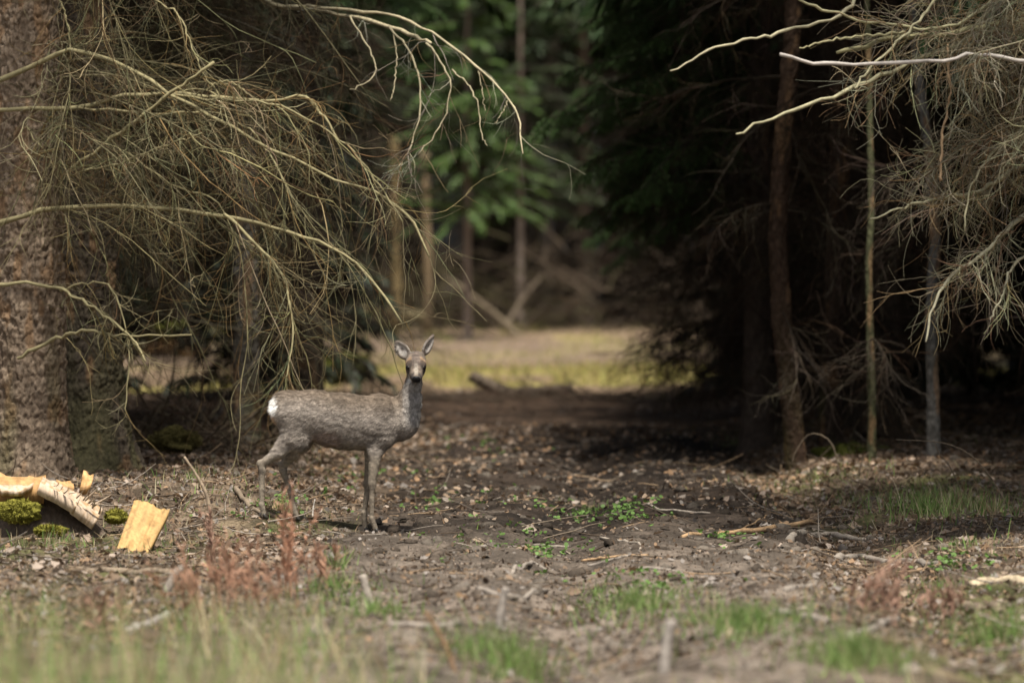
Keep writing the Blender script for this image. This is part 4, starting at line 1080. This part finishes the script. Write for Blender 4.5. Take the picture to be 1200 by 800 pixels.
clump = hp - hn * 0.001
HV = np.stack([clump - hw * wd, clump + hw * wd, clump + hd * lenh[:, None]], 1).reshape(-1, 3)
hc = fur_color(hp) * rh.uniform(0.72, 1.35, (nh, 1))
fur = obj('fur', mesh_of('fur', HV, [np.arange(nh * 3).reshape(-1, 3)], M_fur, repcol(hc, 3)), deer); fur['kind'] = 'stuff'

def blob(name, c, rad, mat, parent, axes=None, nu=14, nv=10, flat=None, col=None, lump=0.0, seed=0):
    """smooth ellipsoid-like part with optional lumpiness"""
    th, ph = np.meshgrid(np.linspace(0, 2 * np.pi, nu, endpoint=False), np.linspace(0, np.pi, nv))
    v = np.stack([np.cos(th) * np.sin(ph), np.sin(th) * np.sin(ph), np.cos(ph)], -1).reshape(-1, 3)
    if lump: v = v * (1 + lump * (noise3(v * 2.3 + seed, seed) - 0.5) + lump * 0.5 * (noise3(v * 6 + seed, seed + 1) - 0.5))[:, None]
    if flat is not None: v[:, 2] = np.maximum(v[:, 2], flat)
    v = v * np.asarray(rad)
    if axes is not None: v = v @ np.asarray(axes)
    g = np.arange(nu * nv).reshape(nv, nu); g2 = np.roll(g, -1, 1)
    o = obj(name, mesh_of(name, v, [np.stack([g[:-1], g[1:], g2[1:], g2[:-1]], -1).reshape(-1, 4)], mat, col), parent); o.location = tuple(c)
    return o
for sgn in (-1, 1):
    blob('eye', HP(0.060, sgn * 0.0405, 0.009), (0.0135, 0.014, 0.0125), M_eye, deer, [rg_, fw, up])
# nose pad with two nostrils
blob('nose', HP(0.153, 0, -0.008), (0.024, 0.013, 0.021), M_nose, deer, [rg_, fw, up], 18, 12)
for f_ in ff + hf:
    for s_ in (-1, 1):
        P = np.array([f_ + [-0.004, s_ * 0.007, 0.034], f_ + [0.006, s_ * 0.008, 0.016], f_ + [0.022, s_ * 0.0085, 0.002]])
        V, Q = tubes(catmull(P, 8)[None], np.array([[0, 0.010, 0.011, 0.0115, 0.0115, 0.010, 0.007, 0.0]]), 8)
        obj('hoof', mesh_of('hoof', V, [Q], M_hoof), deer)

# ------------------------------------------------------------------ torn stump and the wood block at the left
rk = np.random.default_rng(303)
sc_ = px(55, 612, 29.2)
stump = thing('stump', 'low mossy stump with a torn rim of fresh pale wood at the left edge', 'stump', (sc_[0], sc_[1], float(gz0(sc_[0], sc_[1]))))
so = np.array(stump.location)
dd = 30.15
th = np.linspace(-np.pi, np.pi, 90, endpoint=False); rr_ = np.linspace(0, 1, 34)
TH, RR_ = np.meshgrid(th, rr_, indexing='ij')
R0 = 0.40 * (1 + 0.10 * np.cos(2 * TH + 1) + 0.09 * (noise2(TH * 2 + 9, TH * 0, 5) - 0.5) * 2 * 0.5)
X = np.cos(TH) * RR_ * R0; Y = np.sin(TH) * RR_ * R0 * 0.8
prof = 0.285 * (1 - RR_ ** 2.6) * (1 - 0.55 * ss(0.02, 0.36, X)) - 0.06
lump_ = fbm2(X * 9 + 5, Y * 9, 8, 3) - 0.5
Z = prof + 0.10 * lump_ * (1 - RR_ ** 6)
V = np.stack([X, Y, Z], -1).reshape(-1, 3)
g = np.arange(90 * 34).reshape(90, 34); g2 = np.roll(g, -1, 0)
nnc = fbm2(X * 24, Y * 24, 12, 3)[..., None]
Cb = np.array([0.10, 0.075, 0.055]) * (0.6 + 0.9 * nnc)
obj('bark_mound', mesh_of('bark_mound', V, [np.stack([g[:, :-1], g2[:, :-1], g2[:, 1:], g[:, 1:]], -1).reshape(-1, 4)], M_bark, Cb.reshape(-1, 3)), stump)
PALEW = np.array([0.52, 0.40, 0.29]); ORW = np.array([0.45, 0.27, 0.12]); YEL = np.array([0.43, 0.275, 0.11])

def slab(name, quad, d0, d1, thick, col, parent, mat=M_wood, nu=14, nv=14, rough=0.0035, seed=0, split=True):
    """rough split piece of wood: photo quad (tl, tr, br, bl) at distances d0 (top) d1 (bottom)"""
    tl, tr, br, bl = [px(*q, d0 if i < 2 else d1) for i, q in enumerate(quad)]
    u, v = np.meshgrid(np.linspace(0, 1, nu), np.linspace(0, 1, nv), indexing='ij')
    P = tl + (tr - tl) * u[..., None] * (1 - v[..., None]) + (bl - tl) * v[..., None] * (1 - u[..., None]) + (br - tl) * (u * v)[..., None] + 0
    P = (1 - u)[..., None] * (1 - v)[..., None] * tl + u[..., None] * (1 - v)[..., None] * tr + u[..., None] * v[..., None] * br + (1 - u)[..., None] * v[..., None] * bl
    n = np.cross(tr - tl, bl - tl); n /= np.linalg.norm(n); n = n if n[1] < 0 else -n
    fib = noise2(u * 16 + seed, v * 2.2, seed) - 0.5
    eg = (noise2(u * 9, v * 9, seed + 2) - 0.5)
    Fr = P + n * (rough * (0.9 if split else 2) * fib + rough * eg)[..., None]
    jag = ((noise2(u * 13, 0 * v, seed + 5) - 0.4) * 0.5 + (noise2(u * 3.7 + seed, 0 * v, seed + 15) - 0.5)) * (0.03 if rough > 0.002 else 0.014)
    Fr = Fr + np.array([0, 0, 1.0]) * (jag * (v < 0.01))[..., None]
    Bk = Fr - n * thick + n * (rough * (noise2(u * 7, v * 3, seed + 4) - 0.5))[..., None]
    m = nu * nv; gi_ = np.arange(m).reshape(nu, nv)
    F = [np.stack([gi_[:-1, :-1], gi_[1:, :-1], gi_[1:, 1:], gi_[:-1, 1:]], -1).reshape(-1, 4)]
    F.append(F[0][:, ::-1] + m)
    rim = np.concatenate([gi_[:, 0], gi_[-1, 1:], gi_[-2::-1, -1], gi_[0, -2:0:-1]]); r2 = np.roll(rim, -1)
    F.append(np.stack([rim, rim + m, r2 + m, r2], -1))
    V = np.concatenate([Fr.reshape(-1, 3), Bk.reshape(-1, 3)])
    st = (0.72 + 0.55 * noise2(u * (22 if rough > 0.002 else 6) + seed, v * 3, seed + 7))[..., None]
    k = np.clip(ss(0.55, 0.75, fbm2(u * 5 + seed, v * 6, seed + 8, 3)) * 0.7 + ss(0.68, 0.8, noise2(u * 26 + seed, v * 2.5, seed + 9)) * 0.5, 0, 0.85)[..., None]
    Cc = np.asarray(col) * st * (1 - k) + np.array([0.30, 0.17, 0.06]) * st * k
    C = np.concatenate([Cc.reshape(-1, 3)] * 2)
    off = np.array(parent.location) if parent is not None else V.mean(0)
    o = obj(name, mesh_of(name, V - off, F, mat, C, smooth=False), parent)
    if parent is None: o.location = off
    return o
slab('torn_rim', [(-30, 554), (54, 559), (52, 568), (-30, 565)], 29.15, 28.98, 0.10, ORW * 1.1, stump, seed=1, nu=26, nv=10)
slab('torn_rim', [(-6, 566), (40, 567), (24, 576), (2, 575)], 28.98, 28.92, 0.03, PALEW, stump, seed=8, nu=14, nv=8)
RO = 0.0014
slab('torn_rim', [(50, 559), (74, 568), (69, 577), (47, 566)], 29.05, 28.9, 0.06, PALEW * 1.1, stump, seed=2, nu=16, nv=10, rough=RO)
slab('torn_rim', [(72, 569), (96, 580), (91, 590), (68, 576)], 29.07, 28.9, 0.06, PALEW * 1.0, stump, seed=12, nu=16, nv=10, rough=RO)
slab('torn_rim', [(94, 580), (121, 596), (114, 609), (88, 590)], 29.05, 28.9, 0.06, PALEW * 1.05, stump, seed=3, nu=18, nv=10, rough=RO)
slab('torn_rim', [(66, 561), (86, 565), (87, 572), (70, 570)], 29.25, 29.2, 0.05, ORW, stump, seed=4, nu=12, nv=6)
SPL = [(102, 584, 117, 568, .008), (109, 592, 131, 579, .010)]
for i in range(14):
    t = rk.random() ** 0.4; a = 52 + 70 * t; b = 562 + 40 * t + rk.uniform(-4, 4); ln = rk.uniform(4, 17) * (0.4 + 0.8 * t); an = rk.normal(0.75, 0.45)
    SPL.append((a, b, a + ln * math.cos(an), b - ln * math.sin(an), rk.uniform(.003, .007)))
for (a, b, c2, d2, r) in SPL:
    P = catmull(np.array([px(a, b, 28.9), px((a + c2) / 2 + 1, (b + d2) / 2, 28.87), px(c2, d2, 28.85)]), 6)
    V, Q = tubes(P[None], np.linspace(r, 0.0008, 6)[None], 4)
    obj('splinter', mesh_of('splinter', V - so, [Q], M_wood, PALEW * rk.uniform(0.8, 1.2), smooth=False), stump)
slab('wood_chunk', [(98, 553), (110, 557), (107, 568), (94, 572)], 29.2, 29.1, 0.06, ORW * 1.15, stump, seed=5, nu=7, nv=7)
WB = float(ground_at(154, 648)[1])
o = slab('wood_block', [(157, 587), (199, 598), (172, 650), (136, 645)], WB + 0.30, WB + 0.02, 0.05, YEL, None, seed=6, nu=22, nv=26)
tag(o, 'yellow split slab of fresh wood leaning beside the mossy stump', 'wood block')

def moss_pad(px0, py0, d, r, parent, seed, name='moss', col=(0.20, 0.185, 0.035)):
    c = px(px0, py0, d); off = c - (np.array(parent.location) if parent is not None else 0)
    rng = np.random.default_rng(seed)
    o = blob(name, off, r, M_moss, parent, nu=26, nv=16, col=np.array(col) * 1.0, lump=1.1, seed=seed)
    n = 3500; v = rng.normal(0, 1, (n, 3)); v /= np.linalg.norm(v, axis=1, keepdims=True)
    p = v * np.array(r) * 1.0; p = p * rng.uniform(0.75, 1.1, (n, 1)); q = p + v * 0.006 + rng.normal(0, 0.008, (n, 3)); w = rng.normal(0, 0.003, (n, 3))
    V = np.stack([p - w, p + w, q], 1).reshape(-1, 3)
    t = obj('moss_tips', mesh_of('moss_tips', V, [np.arange(n * 3).reshape(-1, 3)], M_moss, repcol(np.array(col) * rng.uniform(0.7, 1.6, (n, 1)), 3)), o); t['kind'] = 'stuff'
    return o
moss_pad(22, 599, 28.93, (0.10, 0.05, 0.055), stump, 11)
moss_pad(58, 622, 28.88, (0.07, 0.04, 0.025), stump, 12)
moss_pad(136, 605, 29.1, (0.05, 0.05, 0.03), stump, 13)
for (a, b, d, r, lb) in [((1165), 562, 37.6, (0.24, 0.2, 0.075), 'bright green moss cushion at the right edge beside the slender bluish trunk'),
                         (1120, 572, 37.2, (0.14, 0.15, 0.05), 'smaller moss cushion left of the bright one at the right edge'),
                         (1000, 535, 40, (0.22, 0.2, 0.09), 'dark mossy hump between the two right trunks'),
                         (205, 516, 35.2, (0.16, 0.16, 0.07), 'ochre mossy hump right of the dark flared trunk'),
                         (200, 389, 86.0, (0.5, 0.3, 0.14), 'sunlit yellow green moss on the pale log behind the left trunks'),
                         (404, 430, 60.0, (0.22, 0.2, 0.16), 'mossy stub of a stump at the left side of the clearing')]:
    o = moss_pad(a, b, d, r, None, int(a), 'moss_cushion', (0.10, 0.085, 0.03) if 'ochre' in lb else (0.12, 0.13, 0.028)); tag(o, lb, 'moss')

# ------------------------------------------------------------------ sticks, one by one
GREY = (0.24, 0.205, 0.17); PALEST = (0.34, 0.29, 0.235); TANS = (0.36, 0.235, 0.13); DK = (0.10, 0.075, 0.055); MID = (0.22, 0.17, 0.12)
STICKS = [
    ([(722, 594), (770, 597), (832, 601)], .010, .006, PALEST, 'straight pale stick lying across the middle of the track'),
    ([(640, 597), (690, 594), (722, 593)], .012, .010, DK, 'dark stick continuing left of the straight pale one on the track'),
    ([(800, 629), (850, 625), (905, 618), (952, 612)], .012, .018, TANS, 'long orange tan peeled stick right of the track'),
    ([(860, 624), (885, 612), (905, 604)], .006, .004, TANS, 'short thin stick propped against the orange tan peeled one'),
    ([(563, 641), (610, 641), (668, 640)], .011, .007, GREY, 'long grey stick lying level in the middle foreground'),
    ([(682, 657), (715, 653), (760, 650)], .008, .006, TANS, 'tan straight stick below the crooked one in the middle'),
    ([(704, 630), (728, 634), (748, 637), (750, 644)], .008, .006, PALEST, 'crooked pale stick bent at its right end'),
    ([(690, 663), (720, 655), (736, 651)], .010, .007, GREY, 'grey stick crossing under the tan straight one'),
    ([(600, 672), (622, 660), (640, 668)], .012, .008, GREY, 'bent grey stick left of the middle twig pair'),
    ([(740, 668), (765, 666), (800, 671)], .012, .008, GREY, 'grey stick right of the middle, just above the grass tufts'),
    ([(925, 634), (965, 627), (1015, 633)], .024, .014, PALEST, 'flat pale grey bark strip lying right of the track'),
    ([(978, 657), (1005, 653), (1040, 659)], .024, .018, GREY, 'thick grey branch piece at the right, left of the long level one'),
    ([(1040, 659), (1090, 662), (1172, 660)], .018, .016, GREY, 'long level grey branch at the right with thick ends'),
    ([(1118, 709), (1140, 714), (1172, 716)], .032, .024, MID, 'stout brown grey log piece at the lower right'),
    ([(1138, 686), (1165, 683), (1210, 685)], .026, .026, (0.50, 0.40, 0.27), 'pale yellow split wood piece at the right edge'),
    ([(910, 719), (938, 723), (968, 730)], .026, .020, GREY, 'short thick grey branch among the lower right grass'),
    ([(992, 750), (1020, 738), (1052, 725)], .020, .014, GREY, 'blurred grey branch slanting up at the lower right'),
    ([(920, 692), (950, 687), (975, 690)], .016, .010, GREY, 'small grey branch lying above the short thick one'),
    ([(80, 668), (140, 671), (205, 673)], .022, .018, MID, 'long brown branch lying level under the yellow wood slab'),
    ([(150, 741), (175, 731), (202, 719)], .022, .020, (0.30, 0.27, 0.235), 'blurred pale grey stick slanting in the lower left grass'),
    ([(275, 572), (300, 598), (330, 606)], .016, .010, MID, 'mossy brown branch lying behind the deer hind hoof'),
    ([(540, 545), (590, 541), (655, 545)], .014, .008, DK, 'dark thin branch lying across the leaf strewn track'),
    ([(500, 524), (540, 515), (580, 512)], .012, .008, MID, 'brown branch on the leaves right of the deer chest'),
    ([(350, 528), (372, 538), (402, 546)], .009, .006, (0.36, 0.27, 0.18), 'tan stick lying under the deer belly'),
    ([(340, 530), (360, 541), (384, 548)], .007, .005, (0.34, 0.26, 0.18), 'thin tan stick beside the one under the deer belly'),
    ([(230, 548), (260, 560), (300, 568)], .012, .008, DK, 'dark branch lying left of the deer hind legs'),
    ([(150, 500), (190, 492), (232, 494)], .018, .012, DK, 'dark fallen branch right of the flared left trunk'),
    ([(186, 500), (200, 510), (214, 520)], .020, .014, DK, 'stubby dark branch stuck slanting near the flared trunk'),
    ([(560, 690), (600, 700), (640, 692)], .016, .012, GREY, 'blurred grey root crossing the lower middle track'),
    ([(455, 733), (500, 735), (540, 731)], .018, .014, GREY, 'blurred level grey stick in the lower middle'),
]
for pts, r0, r1, c, lb in STICKS:
    log(lb, pts, None, r0, r1, c, 'stick', 'stick', ground_pts=True, k=8, n=16, jit=0.005)

def upright(label, pts, r0, r1, col, name='stick', cat='stick'):
    b = ground_at(*pts[0], 0.0); d = b[1]
    w = np.array([b - [0, 0, 0.03]] + [px(x, y, d) for x, y in pts[1:]])
    P = catmull(w, 14); R = np.linspace(r0, r1, 14)
    c0 = P[0].copy(); P = np.vstack([P, P[-1:] + [0, 0, 0.002]]); R = np.append(R, 0)
    V, Q = tubes(P[None], R[None], 7)
    o = obj(name, mesh_of(name, V - c0, [Q], M_stick, np.asarray(col) * (0.7 + 0.6 * noise3(V * 50, 6)[:, None]))); o.location = c0
    return tag(o, label, cat)
upright('curved bare stick standing upright between the wood slab and the deer', [(250, 652), (246, 600), (238, 570), (216, 535)], .013, .006, (0.30, 0.23, 0.16))
upright('short pale stake upright in the lower middle left of the track', [(437, 715), (430, 695), (425, 673)], .020, .015, (0.36, 0.31, 0.26))
upright('grey upright stub beside the dark clods in the lower middle', [(583, 738), (588, 712), (592, 688)], .018, .014, (0.28, 0.245, 0.21))
upright('blurred grey stake nearest the camera, right of the middle', [(777, 788), (781, 755), (786, 726)], .020, .017, (0.31, 0.275, 0.24))
upright('blurred brown stalk leaning left in the lower middle', [(538, 792), (520, 752), (498, 716)], .009, .007, (0.24, 0.15, 0.085), 'dry_stalk', 'stalk')
upright('grey stub leaning in the grass below the wood slab', [(190, 698), (200, 682), (212, 664)], .020, .016, (0.34, 0.29, 0.24))
upright('thin whitish twig upright under the deer belly', [(366, 606), (367, 596), (369, 585)], .005, .003, (0.55, 0.5, 0.45))
for (a, b, lb) in [([(1190, 600), (1150, 545), (1110, 520), (1050, 515)], .008, 'long thin bare branch arching over the moss at the right edge'),
                   ([(1135, 590), (1115, 550), (1100, 530), (1094, 515)], .008, 'thin bare branch leaning against the slender bluish trunk'),
                   ([(985, 560), (975, 520), (950, 508), (932, 530), (928, 545)], .009, 'bent reddish branch looped at the foot of the resin streaked trunk'),
                   ([(1005, 558), (1010, 540), (1018, 530)], .012, 'short mossy stub beside the thin mossy sapling')]:
    upright(lb, a, b * 0.6, b * 0.3, (0.15, 0.115, 0.08), 'branch', 'branch')
log('dark fallen trunk lying in the shade behind the right trunks', [(1010, 500), (1090, 520), (1200, 548)], [42, 41.6, 41.2], 0.05, 0.035, (0.07, 0.05, 0.035), 'fallen_log', 'log')
log('dark log end poking up from the debris across the track', [(552, 440), (570, 450), (592, 460)], [57] * 3, 0.06, 0.07, (0.11, 0.085, 0.062), 'fallen_log', 'log')
log('dark fallen branch lying level on the debris across the track', [(585, 462), (625, 458), (672, 455)], [57] * 3, 0.06, 0.05, (0.10, 0.075, 0.055), 'fallen_log', 'log')
log('dark thin pole half buried left in the debris across the track', [(505, 462), (545, 466), (600, 470)], [56.5] * 3, 0.03, 0.03, (0.06, 0.045, 0.033), 'fallen_log', 'log')
log('pale mossy log glimpsed under the hanging twigs beside the left trunks', [(120, 404), (180, 399), (245, 408)], [86] * 3, 0.24, 0.20, (0.34, 0.26, 0.17), 'fallen_log', 'log', k=14)

# debris and brush pile
def brush(name, label, cx, cy, d, wx, wz, n, L, r, col, seed, wy=0.6):
    rng = np.random.default_rng(seed); c = px(cx, cy, d); b = np.array([c[0], c[1], float(gz0(c[0], c[1]))])
    t = thing(name, label, 'brush pile', b)
    p0 = np.stack([rng.normal(0, wx, n), rng.normal(0, wy, n), np.abs(rng.normal(0, wz, n))], -1)
    az = rng.random(n) * 6.28
    P = droop(p0, np.stack([np.cos(az), np.sin(az) * 0.5, rng.normal(0.1, 0.45 if wz > 0.03 else 0.12, n)], -1), L * rng.uniform(0.4, 1.2, n), 9, 0.03, 0.06, rng, 0.04)
    P[:, :, 2] = np.maximum(P[:, :, 2], -0.03)
    R = (r * rng.uniform(0.4, 1.4, n))[:, None] * np.linspace(1, 0.4, 9)
    for i in range(min(n, 40)):
        V, Q = tubes(P[i:i + 1], R[i:i + 1], 5)
        obj('branch', mesh_of('branch', V, [Q], M_stick, np.asarray(col) * rng.uniform(0.6, 1.4)), t)
    V, Q = tubes(P[40:], R[40:], 4); pr = [(V, [Q], repcol(np.asarray(col) * rng.uniform(0.6, 1.4, (n - 40, 1)), 36))]
    pr += twig_set(P, rng, 6, 0.35, 2, 0.15, np.asarray(col), r=0.003, grav=0.06)
    V, F, C = join(pr); o = obj('twigs', mesh_of('twigs', V, F, M_twig, C), t); o['kind'] = 'stuff'
brush('brush_pile', 'tangled heap of brown dead branches at the right side of the clearing', 850, 428, 60.8, 0.34, 0.40, 120, 1.1, 0.011, (0.19, 0.125, 0.085), 401)
brush('brush_pile', 'low dark litter of branches lying across the shaded track', 585, 466, 56.5, 0.8, 0.02, 90, 0.5, 0.010, (0.07, 0.05, 0.035), 402, 0.4)
brush('brush_pile', 'brown tangle of dead branches at the far edge behind the leaning logs', 690, 385, 107, 2.2, 0.8, 150, 2.0, 0.02, (0.055, 0.040, 0.027), 403, 1.2)  # branch brown darkened to stand for shade in the far wood
brush('brush_pile', 'low mossy tangle of branches at the far edge left of the leaning logs', 520, 372, 108, 1.8, 0.6, 130, 1.8, 0.02, (0.055, 0.046, 0.022), 404, 1.2)  # same painted shade in the branch colour
brush('brush_pile', 'dark twiggy slash lying right of the flared left trunk', 240, 500, 38.5, 0.45, 0.08, 110, 0.7, 0.009, (0.10, 0.075, 0.05), 405, 0.5)

# ------------------------------------------------------------------ dry reddish weeds in the foreground
def weed(label, bx, by, tx, ty, n, seed, col=(0.36, 0.215, 0.14), r=0.0024, spread=0.05):
    rng = np.random.default_rng(seed); b = ground_at(bx, by); d = b[1]; tp = px(tx, ty, d); n = int(n * 1.8)
    t = thing('dried_weed', label, 'weed', b)
    hgt = tp - b; H_ = np.linalg.norm(hgt)
    P = droop(np.stack([rng.normal(0, spread * 0.5, n), rng.normal(0, 0.05, n), np.zeros(n)], -1), hgt[None] / H_ + rng.normal(0, 0.10, (n, 3)), H_ * rng.uniform(0.62, 1.06, n), 10, 0.01, 0.03, rng, 0.012)
    for i in range(n):
        V, Q = tubes(P[i:i + 1], np.linspace(r, r * 0.5, 10)[None], 5)
        obj('stem', mesh_of('stem', V, [Q], M_stick, np.asarray(col) * rng.uniform(0.7, 1.2)), t)
    tt = rng.uniform(0.25, 1, (n, 26)); p, tan = along(P, tt, rng); p = p.reshape(-1, 3); tan = tan.reshape(-1, 3); m = len(p)
    S = droop(p, tan * 1.0 + rng.normal(0, 0.4, (m, 3)), rng.uniform(0.02, 0.07, m), 4, 0.05, 0.1, rng)
    w = rng.normal(0, 1, (m, 1, 3)) * 0.0022
    V = np.stack([S - w * np.array([.4, 1, 1, .1])[None, :, None], S + w * np.array([.4, 1, 1, .1])[None, :, None]], 2).reshape(-1, 3)
    q = np.array([[0, 1, 3, 2], [2, 3, 5, 4], [4, 5, 7, 6]])
    o = obj('dry_leaves', mesh_of('dry_leaves', V, [((np.arange(m) * 8)[:, None, None] + q[None]).reshape(-1, 4)], M_leaf, repcol(np.asarray(col) * rng.uniform(0.6, 1.4, (m, 1)) * np.array([1.05, 1, 1]), 8)), t); o['kind'] = 'stuff'
weed('tall rust red dried weed rising in front of the deer hind leg', 338, 700, 337, 572, 5, 501, (0.46, 0.26, 0.165), spread=0.03)
weed('bushy reddish dried weed left of the tall rust one', 270, 715, 272, 628, 9, 502, spread=0.14)
weed('reddish dried weed low in the grass between the two bushy ones', 310, 725, 305, 655, 7, 503, spread=0.12)
weed('brownish dried weed in the lower left grass', 225, 735, 215, 660, 7, 504, (0.32, 0.19, 0.12), spread=0.14)
weed('small rust weed right of the tall rust one', 378, 690, 372, 632, 4, 505, spread=0.08)
weed('pinkish brown dried weed at the lower right', 1045, 735, 1040, 645, 5, 506, (0.30, 0.19, 0.135), spread=0.06)
weed('smaller brown weed right of the pinkish one at the lower right', 1095, 735, 1092, 680, 5, 507, (0.30, 0.19, 0.135), spread=0.10)
weed('faint brown weed left of the pinkish one at the lower right', 1003, 730, 1004, 672, 3, 508, (0.30, 0.19, 0.135), spread=0.05)
weed('reddish weed in the grass at the far lower left', 120, 745, 118, 690, 6, 509, (0.30, 0.19, 0.135), spread=0.12)
weed('rust stem rising along the curved upright stick', 251, 660, 246, 596, 3, 510, (0.30, 0.19, 0.135), spread=0.02)
